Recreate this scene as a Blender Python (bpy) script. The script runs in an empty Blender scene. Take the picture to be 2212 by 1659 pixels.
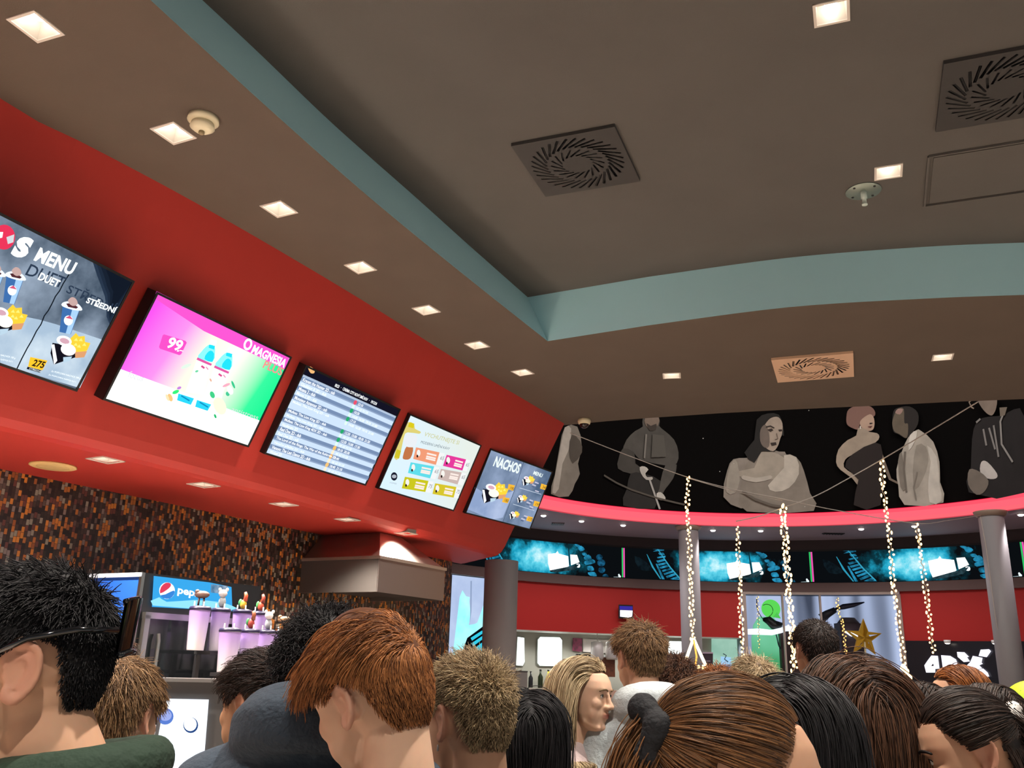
import bpy, bmesh, math, random
import numpy as np
from mathutils import Vector, Matrix
from mathutils.geometry import delaunay_2d_cdt
random.seed(7); RNG = np.random.default_rng(7)
SC = bpy.context.scene; COL = SC.collection
PI = math.pi
# ------------------------------------------------------------------ camera
CX, CY, FPX = 1106.0, 829.5, 1921.84
PITCH, ROLL, CAMZ = math.radians(17.4263), math.radians(1.68308), 1.72
FWD = np.array([0, math.cos(PITCH), math.sin(PITCH)])
_u = np.array([0, -math.sin(PITCH), math.cos(PITCH)]); _x = np.array([1., 0, 0])
RGT = _x*math.cos(ROLL)+_u*math.sin(ROLL); UPV = _u*math.cos(ROLL)-_x*math.sin(ROLL)
EYE = np.array([0, 0, CAMZ])
def ray(x, y): return FWD*FPX+RGT*(x-CX)-UPV*(y-CY)
def at_z(x, y, z): d = ray(x, y); return EYE+d*((z-CAMZ)/d[2])
def at_d(x, y, D): return EYE+ray(x, y)*(D/FPX)
def at_y(x, y, Y): d = ray(x, y); return EYE+d*(Y/d[1])
cam = bpy.data.objects.new('camera', bpy.data.cameras.new('camera')); COL.objects.link(cam)
cam.data.sensor_width = 36; cam.data.lens = FPX/2212*36; cam.data.clip_start = .05
m = Matrix.Identity(4)
for i in range(3):
    m[i][0] = RGT[i]; m[i][1] = UPV[i]; m[i][2] = -FWD[i]; m[i][3] = EYE[i]
cam.matrix_world = m; SC.camera = cam
SC.cycles.max_bounces = 7; SC.cycles.diffuse_bounces = 4; SC.cycles.glossy_bounces = 3; SC.cycles.transmission_bounces = 5; SC.cycles.adaptive_threshold = .015; SC.view_settings.view_transform = 'Standard'; SC.view_settings.look = 'None'; SC.view_settings.exposure = 0.12; SC.view_settings.gamma = 1.0; SC.view_settings.use_curve_mapping = False
# ------------------------------------------------------------------ materials
def lin(h):
    if not isinstance(h, str): return tuple(h)
    h = h.lstrip('#'); o = []
    for i in (0, 2, 4):
        c = int(h[i:i+2], 16)/255; o.append(c/12.92 if c <= .04045 else ((c+.055)/1.055)**2.4)
    return tuple(o)
_mc = {}
def newmat(name):
    mt = bpy.data.materials.new(name); mt.use_nodes = True; nt = mt.node_tree
    return mt, nt, nt.nodes['Principled BSDF']
def df(h, rough=.6, metal=0., bump=0., bscale=60., spec=.5, var=0., vscale=8.):
    k = ('d', h, rough, metal, bump, bscale, spec, var, vscale)
    if k in _mc: return _mc[k]
    mt, nt, b = newmat('paint'); c = lin(h)
    b.inputs['Base Color'].default_value = (*c, 1); b.inputs['Roughness'].default_value = rough
    b.inputs['Metallic'].default_value = metal; b.inputs['Specular IOR Level'].default_value = spec
    tc = nt.nodes.new('ShaderNodeTexCoord')
    if var or bump:
        n = nt.nodes.new('ShaderNodeTexNoise'); n.inputs['Scale'].default_value = vscale if var else bscale
        n.inputs['Detail'].default_value = 4; nt.links.new(tc.outputs['Object'], n.inputs['Vector'])
    if var:
        r = nt.nodes.new('ShaderNodeValToRGB'); r.color_ramp.elements[0].position = .3; r.color_ramp.elements[1].position = .7
        r.color_ramp.elements[0].color = (*[v*(1-var) for v in c], 1); r.color_ramp.elements[1].color = (*[min(1, v*(1+var)) for v in c], 1)
        nt.links.new(n.outputs['Fac'], r.inputs[0]); nt.links.new(r.outputs[0], b.inputs['Base Color'])
    if bump:
        n2 = nt.nodes.new('ShaderNodeTexNoise'); n2.inputs['Scale'].default_value = bscale; nt.links.new(tc.outputs['Object'], n2.inputs['Vector'])
        bp = nt.nodes.new('ShaderNodeBump'); bp.inputs['Strength'].default_value = bump; bp.inputs['Distance'].default_value = .01
        nt.links.new(n2.outputs['Fac'], bp.inputs['Height']); nt.links.new(bp.outputs[0], b.inputs['Normal'])
    _mc[k] = mt; return mt
def em(h, s=1.0):
    k = ('e', h, s)
    if k in _mc: return _mc[k]
    mt = bpy.data.materials.new('glow'); mt.use_nodes = True; nt = mt.node_tree; nt.nodes.clear()
    e = nt.nodes.new('ShaderNodeEmission'); e.inputs[0].default_value = (*lin(h), 1); e.inputs[1].default_value = s
    o = nt.nodes.new('ShaderNodeOutputMaterial'); nt.links.new(e.outputs[0], o.inputs[0]); _mc[k] = mt; return mt
def em_noise(h0, h1, s, scale, lo=.35, hi=.7, detail=6, stretch=None):
    """picture on a lit display: mottled between two colours"""
    mt = bpy.data.materials.new('picture_mottled'); mt.use_nodes = True; nt = mt.node_tree; nt.nodes.clear()
    tc = nt.nodes.new('ShaderNodeTexCoord'); n = nt.nodes.new('ShaderNodeTexNoise'); n.inputs['Scale'].default_value = scale
    n.inputs['Detail'].default_value = detail; r = nt.nodes.new('ShaderNodeValToRGB')
    r.color_ramp.elements[0].position = lo; r.color_ramp.elements[0].color = (*lin(h0), 1)
    r.color_ramp.elements[1].position = hi; r.color_ramp.elements[1].color = (*lin(h1), 1)
    e = nt.nodes.new('ShaderNodeEmission'); e.inputs[1].default_value = s; o = nt.nodes.new('ShaderNodeOutputMaterial')
    src = tc.outputs['Object']
    if stretch:
        mp_ = nt.nodes.new('ShaderNodeMapping'); mp_.inputs['Scale'].default_value = stretch; nt.links.new(src, mp_.inputs['Vector']); src = mp_.outputs[0]
    nt.links.new(src, n.inputs['Vector']); nt.links.new(n.outputs['Fac'], r.inputs[0])
    nt.links.new(r.outputs[0], e.inputs[0]); nt.links.new(e.outputs[0], o.inputs[0]); return mt
def hairmat(c0, c1, rough=.55, spec=.3):
    mt, nt, b = newmat('hair_fibre')
    tc = nt.nodes.new('ShaderNodeTexCoord'); n = nt.nodes.new('ShaderNodeTexNoise'); n.inputs['Scale'].default_value = 34; n.inputs['Detail'].default_value = 3
    hi = nt.nodes.new('ShaderNodeHairInfo'); ad = nt.nodes.new('ShaderNodeMath'); ad.operation = 'MULTIPLY_ADD'; ad.inputs[1].default_value = .7
    r = nt.nodes.new('ShaderNodeValToRGB'); r.color_ramp.elements[0].position = .38; r.color_ramp.elements[1].position = 1.05-.1
    r.color_ramp.elements[0].color = (*lin(c0), 1); r.color_ramp.elements[1].color = (*lin(c1), 1)
    nt.links.new(tc.outputs['Object'], n.inputs['Vector']); nt.links.new(hi.outputs['Random'], ad.inputs[0]); sub = nt.nodes.new('ShaderNodeMath'); sub.operation = 'MULTIPLY'
    sub.inputs[1].default_value = .65; nt.links.new(n.outputs['Fac'], sub.inputs[0]); nt.links.new(sub.outputs[0], ad.inputs[2]); nt.links.new(ad.outputs[0], r.inputs[0])
    nt.links.new(r.outputs[0], b.inputs['Base Color']); b.inputs['Roughness'].default_value = rough; b.inputs['Specular IOR Level'].default_value = spec
    return mt
def skinmat(h, lip='b06058'):
    mt, nt, b = newmat('skin'); a = nt.nodes.new('ShaderNodeAttribute'); a.attribute_name = 'tint'
    tc = nt.nodes.new('ShaderNodeTexCoord'); n = nt.nodes.new('ShaderNodeTexNoise'); n.inputs['Scale'].default_value = 25
    r = nt.nodes.new('ShaderNodeValToRGB'); c = lin(h); r.color_ramp.elements[0].color = (*[v*.88 for v in c], 1); r.color_ramp.elements[1].color = (*[min(1, v*1.1) for v in c], 1)
    mx = nt.nodes.new('ShaderNodeMix'); mx.data_type = 'RGBA'; mx.inputs[7].default_value = (*lin(lip), 1)
    nt.links.new(tc.outputs['Object'], n.inputs['Vector']); nt.links.new(n.outputs['Fac'], r.inputs[0]); nt.links.new(r.outputs[0], mx.inputs[6])
    nt.links.new(a.outputs['Fac'], mx.inputs[0]); nt.links.new(mx.outputs[2], b.inputs['Base Color'])
    b.inputs['Roughness'].default_value = .62; b.inputs['Specular IOR Level'].default_value = .28
    b.inputs['Subsurface Weight'].default_value = .12; b.inputs['Subsurface Radius'].default_value = (.012, .004, .002); b.inputs['Subsurface Scale'].default_value = .6
    return mt
# ------------------------------------------------------------------ objects
BASE = {}
def tag(o, label=None, cat=None, group=None, kind=None):
    if label: o['label'] = label
    if cat: o['category'] = cat
    if group: o['group'] = group
    if kind: o['kind'] = kind
    return o
def thing(name, loc, label, cat, group=None, rot=0.):
    o = bpy.data.objects.new(name, None); o.empty_display_size = .1; COL.objects.link(o)
    o.location = Vector(loc); o.rotation_euler = (0, 0, rot); BASE[o.name] = (np.array(loc, float), rot)
    return tag(o, label, cat, group)
def dup(root, loc, rot, label, group=None):
    r = root.copy(); COL.objects.link(r); r.location = Vector(loc); r.rotation_euler = (0, 0, rot); r['label'] = label
    if group: r['group'] = group
    for ch in list(root.children):
        c = ch.copy(); COL.objects.link(c); c.parent = r
        for g in ch.children:
            d = g.copy(); COL.objects.link(d); d.parent = c
    return r
class MB:
    def __init__(s): s.v = []; s.f = []; s.mi = []; s.mats = []
    def mid(s, m):
        if m not in s.mats: s.mats.append(m)
        return s.mats.index(m)
    def add(s, v, f, m):
        k = len(s.v); s.v += [tuple(map(float, p)) for p in v]; i = s.mid(m)
        for q in f: s.f.append(tuple(a+k for a in q)); s.mi.append(i)
        return s
    def box(s, c, ax, size, m):
        """box centred c; ax = 3 axis vectors; size = full sizes"""
        c = np.array(c, float); A = [np.array(a, float)*z/2 for a, z in zip(ax, size)]
        v = [c+A[0]*i+A[1]*j+A[2]*k for i in (-1, 1) for j in (-1, 1) for k in (-1, 1)]
        f = [(0, 1, 3, 2), (4, 6, 7, 5), (0, 4, 5, 1), (2, 3, 7, 6), (0, 2, 6, 4), (1, 5, 7, 3)]
        return s.add(v, f, m)
    def prism(s, base, off, m, caps=True):
        n = len(base); off = np.array(off, float); v = [np.array(b, float) for b in base]; v += [b+off for b in v]
        f = [(i, (i+1) % n, n+(i+1) % n, n+i) for i in range(n)]
        if caps: f += [tuple(range(n))[::-1], tuple(range(n, 2*n))]
        return s.add(v, f, m)
    def tube(s, pts, r, m, seg=8, caps=True):
        P = [np.array(p, float) for p in pts]; n = len(P); rr = r if hasattr(r, '__len__') else [r]*n; V = []; ref = np.array([0, 0, 1.])
        for i in range(n):
            t = P[min(i+1, n-1)]-P[max(i-1, 0)]; t = t/(np.linalg.norm(t)+1e-12)
            a = np.cross(t, ref if abs(t[2]) < .95 else np.array([1., 0, 0])); a /= np.linalg.norm(a); b = np.cross(t, a)
            V += [P[i]+rr[i]*(a*math.cos(2*PI*k/seg)+b*math.sin(2*PI*k/seg)) for k in range(seg)]
        f = [(i*seg+k, i*seg+(k+1) % seg, (i+1)*seg+(k+1) % seg, (i+1)*seg+k) for i in range(n-1) for k in range(seg)]
        if caps: f += [tuple(range(seg))[::-1], tuple(range((n-1)*seg, n*seg))]
        return s.add(V, f, m)
    def lathe(s, prof, m, c=(0, 0, 0), seg=24, ax=None):
        """prof: (r, h) list, around axis z (or given 3 axes)"""
        X, Y, Z = ax if ax else (np.array([1., 0, 0]), np.array([0, 1., 0]), np.array([0, 0, 1.])); c = np.array(c, float)
        V = [c+X*r*math.cos(2*PI*k/seg)+Y*r*math.sin(2*PI*k/seg)+Z*h for r, h in prof for k in range(seg)]
        f = [(i*seg+k, i*seg+(k+1) % seg, (i+1)*seg+(k+1) % seg, (i+1)*seg+k) for i in range(len(prof)-1) for k in range(seg)]
        f += [tuple(range(seg))[::-1], tuple(range((len(prof)-1)*seg, len(prof)*seg))]
        return s.add(V, f, m)
    def sphere(s, c, r, m, seg=16, rings=10):
        r = r if hasattr(r, '__len__') else (r, r, r); c = np.array(c, float)
        pr = [(math.sin(PI*i/rings), -math.cos(PI*i/rings)) for i in range(rings+1)]
        V = [c+np.array([max(a, 1e-4)*math.cos(2*PI*k/seg)*r[0], max(a, 1e-4)*math.sin(2*PI*k/seg)*r[1], h*r[2]]) for a, h in pr for k in range(seg)]
        f = [(i*seg+k, i*seg+(k+1) % seg, (i+1)*seg+(k+1) % seg, (i+1)*seg+k) for i in range(rings) for k in range(seg)]
        return s.add(V, f, m)
    def build(s, name, parent=None, smooth=False, local=False):
        me = bpy.data.meshes.new(name); V = np.array(s.v, float).reshape(-1, 3); base = None
        if parent is not None:
            base = BASE[parent.name]
            if not local:
                V = V-base[0]
                if base[1]:
                    c, sn = math.cos(-base[1]), math.sin(-base[1]); V = np.stack([V[:, 0]*c-V[:, 1]*sn, V[:, 0]*sn+V[:, 1]*c, V[:, 2]], 1)
        me.from_pydata(V.tolist(), [], s.f)
        for mt in s.mats: me.materials.append(mt)
        me.polygons.foreach_set('material_index', s.mi)
        if smooth: me.polygons.foreach_set('use_smooth', [True]*len(me.polygons))
        me.update(); o = bpy.data.objects.new(name, me); COL.objects.link(o)
        if parent is not None: o.parent = parent; BASE[o.name] = base
        return o
def struct(name, mb, smooth=False, label=None): return tag(mb.build(name, None, smooth), label, None, None, 'structure')
XA, YA, ZA = np.array([1., 0, 0]), np.array([0, 1., 0]), np.array([0, 0, 1.])
# ------------------------------------------------------------------ surfaces that carry pictures
class Plane:
    def __init__(s, P0, ax, up):
        s.P = np.array(P0, float); s.a = np.array(ax, float); s.u = np.array(up, float); s.n = np.cross(s.a, s.u)
    def pt(s, a, b, o=0.): return s.P+s.a*a+s.u*b+s.n*o
    def inv(s, x, y):
        d = ray(x, y); t = ((s.P-EYE) @ s.n)/(d @ s.n); q = EYE+d*t-s.P; return np.array([q @ s.a, q @ s.u])
    step = None; lay = .00022
class Cyl:
    def __init__(s, C, R, step=.12): s.C = np.array(C, float); s.R = R; s.step = step; s.lay = .004
    def pt(s, a, b, o=0.):
        t = -a/s.R; r = s.R-o; return np.array([s.C[0]+r*math.cos(t), s.C[1]+r*math.sin(t), b])   # a grows to the right seen from inside
    def inv(s, x, y):
        d = ray(x, y); A = d[:2] @ d[:2]; B = -2*d[:2] @ s.C; K = s.C @ s.C-s.R**2
        t = (-B+math.sqrt(max(B*B-4*A*K, 0)))/(2*A); P = EYE+d*t
        return np.array([-math.atan2(P[1]-s.C[1], P[0]-s.C[0])*s.R, P[2]])
def inside(p, poly):
    c = False; n = len(poly)
    for i in range(n):
        a, b = poly[i], poly[i-1]
        if (a[1] > p[1]) != (b[1] > p[1]) and p[0] < (b[0]-a[0])*(p[1]-a[1])/(b[1]-a[1])+a[0]: c = not c
    return c
def fill(loops, step=None):
    """triangulate a polygon (first loop) with holes"""
    V = []; E = []
    for L in loops:
        k = len(V); L2 = []
        for i in range(len(L)):
            a = np.array(L[i], float); b = np.array(L[(i+1) % len(L)], float); L2.append(a)
            if step:
                n = int(np.linalg.norm(b-a)/step)
                for j in range(1, n+1): L2.append(a+(b-a)*j/(n+1))
        V += L2; n = len(L2); E += [(k+i, k+(i+1) % n) for i in range(n)]
    if step:
        A = np.array(loops[0]); lo, hi = A.min(0), A.max(0)
        for x in np.arange(lo[0]+step/2, hi[0], step):
            for y in np.arange(lo[1]+step/2, hi[1], step):
                if inside((x, y), loops[0]): V.append(np.array([x, y]))
    r = delaunay_2d_cdt([Vector((float(p[0]), float(p[1]))) for p in V], E, [], 1, 1e-6)
    vv = [np.array(p) for p in r[0]]; ff = []
    for f in r[2]:
        c = sum(vv[i] for i in f)/len(f)
        if inside(c, loops[0]) and not any(inside(c, h) for h in loops[1:]): ff.append(tuple(f))
    return vv, ff
def smoothloop(P, n=4):
    P = [np.array(p, float) for p in P]; N = len(P); o = []
    for i in range(N):
        a, b, c, d = P[i-1], P[i], P[(i+1) % N], P[(i+2) % N]
        for k in range(n):
            t = k/n; o.append(.5*(2*b+(c-a)*t+(2*a-5*b+4*c-d)*t*t+(3*b-a-3*c+d)*t**3))
    return o
def spline(P, n=8):
    P = [np.array(p, float) for p in P]; o = []
    for i in range(len(P)-1):
        a, b, c, d = P[max(i-1, 0)], P[i], P[i+1], P[min(i+2, len(P)-1)]
        for k in range(n):
            t = k/n; o.append(.5*(2*b+(c-a)*t+(2*a-5*b+4*c-d)*t*t+(3*b-a-3*c+d)*t**3))
    return o+[P[-1]]
_fc = {}
def text_mesh(txt, bold=0.):
    k = (txt, bold)
    if k in _fc: return _fc[k]
    cu = bpy.data.curves.new('t', 'FONT'); cu.body = txt; cu.offset = bold; cu.resolution_u = 3; cu.fill_mode = 'FRONT'
    ob = bpy.data.objects.new('t', cu); COL.objects.link(ob); dg = bpy.context.evaluated_depsgraph_get(); dg.update()
    me = bpy.data.meshes.new_from_object(ob.evaluated_get(dg)); V = np.array([v.co[:2] for v in me.vertices]).reshape(-1, 2); F = [tuple(p.vertices) for p in me.polygons]
    bpy.data.objects.remove(ob); bpy.data.curves.remove(cu); bpy.data.meshes.remove(me)
    if len(V): V = (V-V.min(0))
    _fc[k] = (V, F); return _fc[k]
class Canvas(MB):
    def __init__(s, surf, off=.001): super().__init__(); s.S = surf; s.o = off
    def ab(s, loops, m, step=0):
        v, f = fill(loops, s.S.step if step == 0 else step); s.o += s.S.lay
        P = [s.S.pt(p[0], p[1], s.o) for p in v]; F = []
        for q in f:
            a, b, c = (P[i] for i in q[:3]); nn = np.cross(b-a, c-a); F.append(q if nn @ (EYE-a) > 0 else q[::-1])
        return s.add(P, F, m)
    def poly(s, px, m, smooth=0, holes=()):
        L = [np.array(p, float) for p in px]
        if smooth: L = smoothloop(L, smooth)
        return s.ab([[s.S.inv(*p) for p in L]]+[[s.S.inv(*p) for p in h] for h in holes], m)
    def rect(s, a0, b0, a1, b1, m): return s.ab([[(a0, b0), (a1, b0), (a1, b1), (a0, b1)]], m)
    def ell(s, x, y, rx, ry, m, n=20, rot=0):
        return s.poly([(x+rx*math.cos(t)*math.cos(rot)-ry*math.sin(t)*math.sin(rot), y+rx*math.cos(t)*math.sin(rot)+ry*math.sin(t)*math.cos(rot)) for t in np.linspace(0, 2*PI, n, endpoint=False)], m)
    def circ(s, a, b, r, m, n=24, ry=None): return s.ab([[(a+r*math.cos(t), b+(ry or r)*math.sin(t)) for t in np.linspace(0, 2*PI, n, endpoint=False)]], m)
    def line(s, px, w, m):
        """stroke of width w metres along photo pixels"""
        Q = [s.S.inv(*p) for p in px]; L = []; Rr = []
        for i in range(len(Q)):
            t = Q[min(i+1, len(Q)-1)]-Q[max(i-1, 0)]; t = t/(np.linalg.norm(t)+1e-9); nn = np.array([-t[1], t[0]])*w/2; L.append(Q[i]+nn); Rr.append(Q[i]-nn)
        return s.ab([L+Rr[::-1]], m)
    def text(s, txt, p0, p1, ptop, m, bold=0., slant=0.):
        """p0 baseline start, p1 baseline end, ptop above the start (cap height) in photo pixels"""
        a = s.S.inv(*p0); b = s.S.inv(*p1); t = s.S.inv(*ptop); return s.textab(txt, a, b-a, t[1]-a[1], m, bold, slant)
    def textab(s, txt, a, d, h, m, bold=0., slant=0.):
        V, F = text_mesh(txt, bold)
        if not len(V): return s
        s.o += s.S.lay; ext = V.max(0); P = []
        for x, y in V/ext: P.append(s.S.pt(a[0]+d[0]*x+slant*h*y, a[1]+d[1]*x+h*y, s.o))
        return s.add(P, F, m)
exec_parts = []
# ================================================================== ROOM
HL, HU = CAMZ+2.33, CAMZ+2.70
SOF = CAMZ+1.02
CR = np.array([3.5, 10.8]); RR, RW = 4.215, 6.05
M_BROWN = df('574a3f', .85, bump=.12, bscale=220, var=.05, vscale=3)
M_BROWN2 = df('57534f', .9, bump=.15, bscale=220, var=.05, vscale=2)
M_TEAL = df('b0dde6', .75, bump=.05, bscale=120)
M_RED = df('a82f26', .55, bump=.03, bscale=160, spec=.3)
M_RED2 = df('a8231f', .6, spec=.3)
M_COL = df('a5a2a4', .55, bump=.08, bscale=150)
M_BLACK = df('0b0b0d', .4); M_DK = df('1d1c1f', .6); M_STEEL = df('b9b6b0', .28, metal=1.)
M_WHITE = df('e8e6e2', .5); M_GREY = df('77777a', .6)
def strip(A, B, m, mb=None):
    mb = mb or MB(); n = len(A); return mb.add(list(A)+list(B), [(i, i+1, n+i+1, n+i) for i in range(n-1)], m)
def arc(R, t0, t1, z, n=64, C=CR): return [np.array([C[0]+R*math.cos(t), C[1]+R*math.sin(t), z]) for t in np.linspace(math.radians(t0), math.radians(t1), n)]
# floor
fm, nt, b = newmat('floor_tiles'); tc = nt.nodes.new('ShaderNodeTexCoord'); br = nt.nodes.new('ShaderNodeTexBrick'); br.offset = 0
br.inputs['Scale'].default_value = 1; br.inputs['Brick Width'].default_value = .6; br.inputs['Row Height'].default_value = .6; br.inputs['Mortar Size'].default_value = .004
br.inputs['Color1'].default_value = (.55, .47, .40, 1); br.inputs['Color2'].default_value = (.50, .43, .37, 1); br.inputs['Mortar'].default_value = (.2, .18, .16, 1)
nt.links.new(tc.outputs['Object'], br.inputs['Vector']); nt.links.new(br.outputs['Color'], b.inputs['Base Color']); b.inputs['Roughness'].default_value = .35
struct('floor', MB().add([(-9, -9, 0), (11, -9, 0), (11, 19, 0), (-9, 19, 0)], [(0, 1, 2, 3)], fm))
# lower ceiling with the recess and the downlight holes
REDTOP = [(-3.55, -3.0), (-3.05, .6), (-2.68, 2.2), (-2.31, 3.41), (-2.07, 3.79), (-1.78, 4.25), (-1.43, 4.87), (-.99, 5.71), (-.41, 6.9), (.11, 7.88), (.54, 8.71)]
EDGE = [at_z(*q, HL)[:2] for q in [(1225, 918), (1310, 910), (1400, 903), (1550, 893), (1700, 885), (1900, 876), (2060, 868), (2212, 862)]]
ceil_out = [(-8.5, -8), (10, -8), (10, 5.9), (7.5, 6.55)]+[tuple(p) for p in EDGE[::-1]]+[(.1, 9.0), (-.6, 9.7), (-8.5, 9.7)]
FL = [at_z(*q, HL)[:2] for q in [(1183, 737), (1000, 592), (800, 428), (600, 252), (450, 115), (325, 0)]]
FR = [at_z(*q, HL)[:2] for q in [(2212, 637), (2000, 645), (1700, 664), (1400, 703)]]
fas = spline(FL, 6)+[np.array(p) for p in [(-1.52, 2.35), (-1.75, 1.5), (-1.8, .4), (-1.6, -1.6), (0, -2.6), (2.4, -2.4), (4.8, -1.2), (6.0, 1.2), (5.9, 3.4), (5.0, 4.6), (4.3, 4.93)]]+spline(FR, 6)
def downlight_holes(L, s=.062):
    H = []
    for x, y, r in L:
        c, n = math.cos(r), math.sin(r); H.append([(x+s*(i*c-j*n), y+s*(i*n+j*c)) for i, j in ((-1, -1), (1, -1), (1, 1), (-1, 1))])
    return H
WD = np.array([.486, .874, 0]); WN = np.array([.874, -.486, 0]); WANG = math.atan2(.874, .486)
LOWL = [(*at_z(x, y, HL)[:2], a) for x, y, a in [(78, 57, 1.19), (375, 287, 1.12), (603, 451, 1.1), (779, 577, 1.08), (921, 669, 1.05), (1031, 745, 1.03), (1129, 804, 1.0), (1451, 811, -.2), (2036, 771, -.35)]]
BACKL = [(-2.25, 2.1, 1.2), (-2.55, 1.2, 1.25), (-2.6, .2, 1.4), (-2.5, -1.2, 1.5), (4.9, 5.6, -.4), (6.6, 4.6, -.5), (-1, -3.6, 0), (1.5, -3.8, 0), (4, -3.6, 0), (7.2, 2.5, 0), (7.2, 0, 0), (-2.8, -2.2, 1.5)]
v, f = fill([ceil_out, fas]+downlight_holes(LOWL+BACKL))
struct('ceiling', MB().add([(p[0], p[1], HL) for p in v], [q[::-1] for q in f], M_BROWN).add(
    [(p[0], p[1], HL+.002) for p in [*EDGE]]+[(p[0], p[1], HL+.35) for p in EDGE], [(i, i+1, len(EDGE)+i+1, len(EDGE)+i) for i in range(len(EDGE)-1)], M_BROWN))
# recess sides: the left one leans outwards
TL = [at_z(*q, HU)[:2] for q in [(1140, 642), (1020, 536), (900, 428), (800, 340), (700, 250), (560, 115), (437, 0)]]
TR_ = [at_z(*q, HU)[:2] for q in [(2212, 524), (2000, 533), (1700, 557), (1400, 598)]]
def resample(P, n):
    P = np.array(P); d = np.r_[0, np.cumsum(np.linalg.norm(np.diff(P, axis=0), axis=1))]; t = np.linspace(0, d[-1], n)
    return np.stack([np.interp(t, d, P[:, k]) for k in range(P.shape[1])], 1)
bl, tl = resample(spline(FL, 6), 40), resample(spline(TL, 6), 40)
br_, tr = resample(np.vstack([spline(FR, 6), [FL[0]]]), 40), resample(np.vstack([spline(TR_, 6), [TL[0]]]), 40)
z3 = lambda P, z: [np.array([p[0], p[1], z]) for p in P]
rest_b = np.array([FL[-1]]+[tuple(p) for p in fas[len(spline(FL, 6)):len(fas)-len(spline(FR, 6))]]+[FR[0]])
rest_t = rest_b.copy(); rest_t[0] = TL[-1]; rest_t[-1] = TR_[0]; rest_t[1:4, 0] -= .12
fb = strip(z3(bl, HL), z3(tl, HU), M_TEAL); strip(z3(br_, HL), z3(tr, HU), M_TEAL, fb); strip(z3(rest_b, HL), z3(rest_t, HU), M_TEAL, fb)
struct('trim_1', fb, True, 'pale teal side of the ceiling recess')
up_loop = [tuple(p) for p in tl]+[tuple(p) for p in rest_t[1:-1]]+[tuple(p) for p in tr[:-1]]
UPL = [(*at_z(x, y, HU)[:2], -.374) for x, y in [(1796, 27), (1919, 371)]]+[(.4, 1.6, -.374), (2.8, .9, -.374), (4.2, 2.6, -.374), (-.2, -.6, -.374)]
c0, c1 = np.array([2.4, 2.6]), 1.06
v, f = fill([[tuple(c0+(np.array(p)-c0)*c1) for p in up_loop]]+downlight_holes(UPL))
struct('ceiling_recess', MB().add([(p[0], p[1], HU) for p in v], [q[::-1] for q in f], M_BROWN2))
# ------------------------------------------------------------------ red bulkhead above the counter
rp = resample(spline(REDTOP, 6), 70); nn = np.gradient(rp, axis=0); nn /= np.linalg.norm(nn, axis=1)[:, None]; nn = np.stack([-nn[:, 1], nn[:, 0]], 1)
WALLBACK = .085; H = HL-SOF
CREASE = spline([(-4.0, -2.6), (-3.4, 1.0), (-2.95, 2.75)]+[tuple(at_z(x, y, SOF)[:2]) for x, y in [(0, 914), (200, 968), (400, 1021), (681, 1083), (850, 1140)]]+[(.283, 9.18), (.75, 9.95)], 6); CREASE = np.array(CREASE)
OB = []
for p, n in zip(rp, nn):
    best = 9
    for a, c in zip(CREASE[:-1], CREASE[1:]):       # where the normal from the top edge meets the lower crease
        M_ = np.array([[n[0], -(c-a)[0]], [n[1], -(c-a)[1]]])
        if abs(np.linalg.det(M_)) < 1e-9: continue
        u_, w_ = np.linalg.solve(M_, a-p)
        if -.02 <= w_ <= 1.02 and 0 < u_ < best: best = u_
    OB.append(best if best < 2 else .6)
_s = np.arange(len(OB)); OB = np.polyval(np.polyfit(_s, OB, 2), _s)+WALLBACK
prof = [(0, 0, HL+.02), (0, 0, HL), (1-.10/H, 0, SOF+.10), (1-.04/H, .005, SOF+.045), (1, .03, SOF+.012), (1, .08, SOF)]
mb = MB(); rows = [[np.array([*(p+n*(k*ob+o)), z]) for p, n, ob in zip(rp, nn, OB)] for k, o, z in prof]
wl = np.array([-2.10, 6.92]); wp = [wl+WD[:2]*((p-wl) @ WD[:2]) for p in rp]
end_in = rp[-1]+nn[-1]*1.55
rows.append([np.array([q[0], q[1], SOF]) for q in wp])
for A, B in zip(rows[:-2], rows[1:-1]): strip(A, B, M_RED, mb)
# soffit with lamp holes
SOFL = [(*at_z(x, y, SOF)[:2], WANG) for x, y in [(228, 993), (440, 1047), (613, 1089), (750, 1122), (877, 1152)]]
SOFB = [(-2.75, 4.0, WANG), (-3.05, 3.1, WANG), (-3.3, 2.2, WANG)]
wx = [wl+WD[:2]*s for s in np.linspace(-9.5, 3.35, 20)]
sl = [tuple(p[:2]) for p in rows[-2]]+[tuple(q-WN[:2]*.03) for q in wx[::-1]]
v, f = fill([sl]+downlight_holes(SOFL+SOFB, .055)); mb.add([(p[0], p[1], SOF) for p in v], [q[::-1] for q in f], M_RED)
mb.add([rows[k][-1] for k in range(len(prof))]+[np.array([*(wx[-1]), SOF]), np.array([*(wx[-1]), HL])], [tuple(range(len(prof)+2))], M_RED)
struct('wall_bulkhead', mb, False, 'red slanted bulkhead carrying the menu screens')
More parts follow.
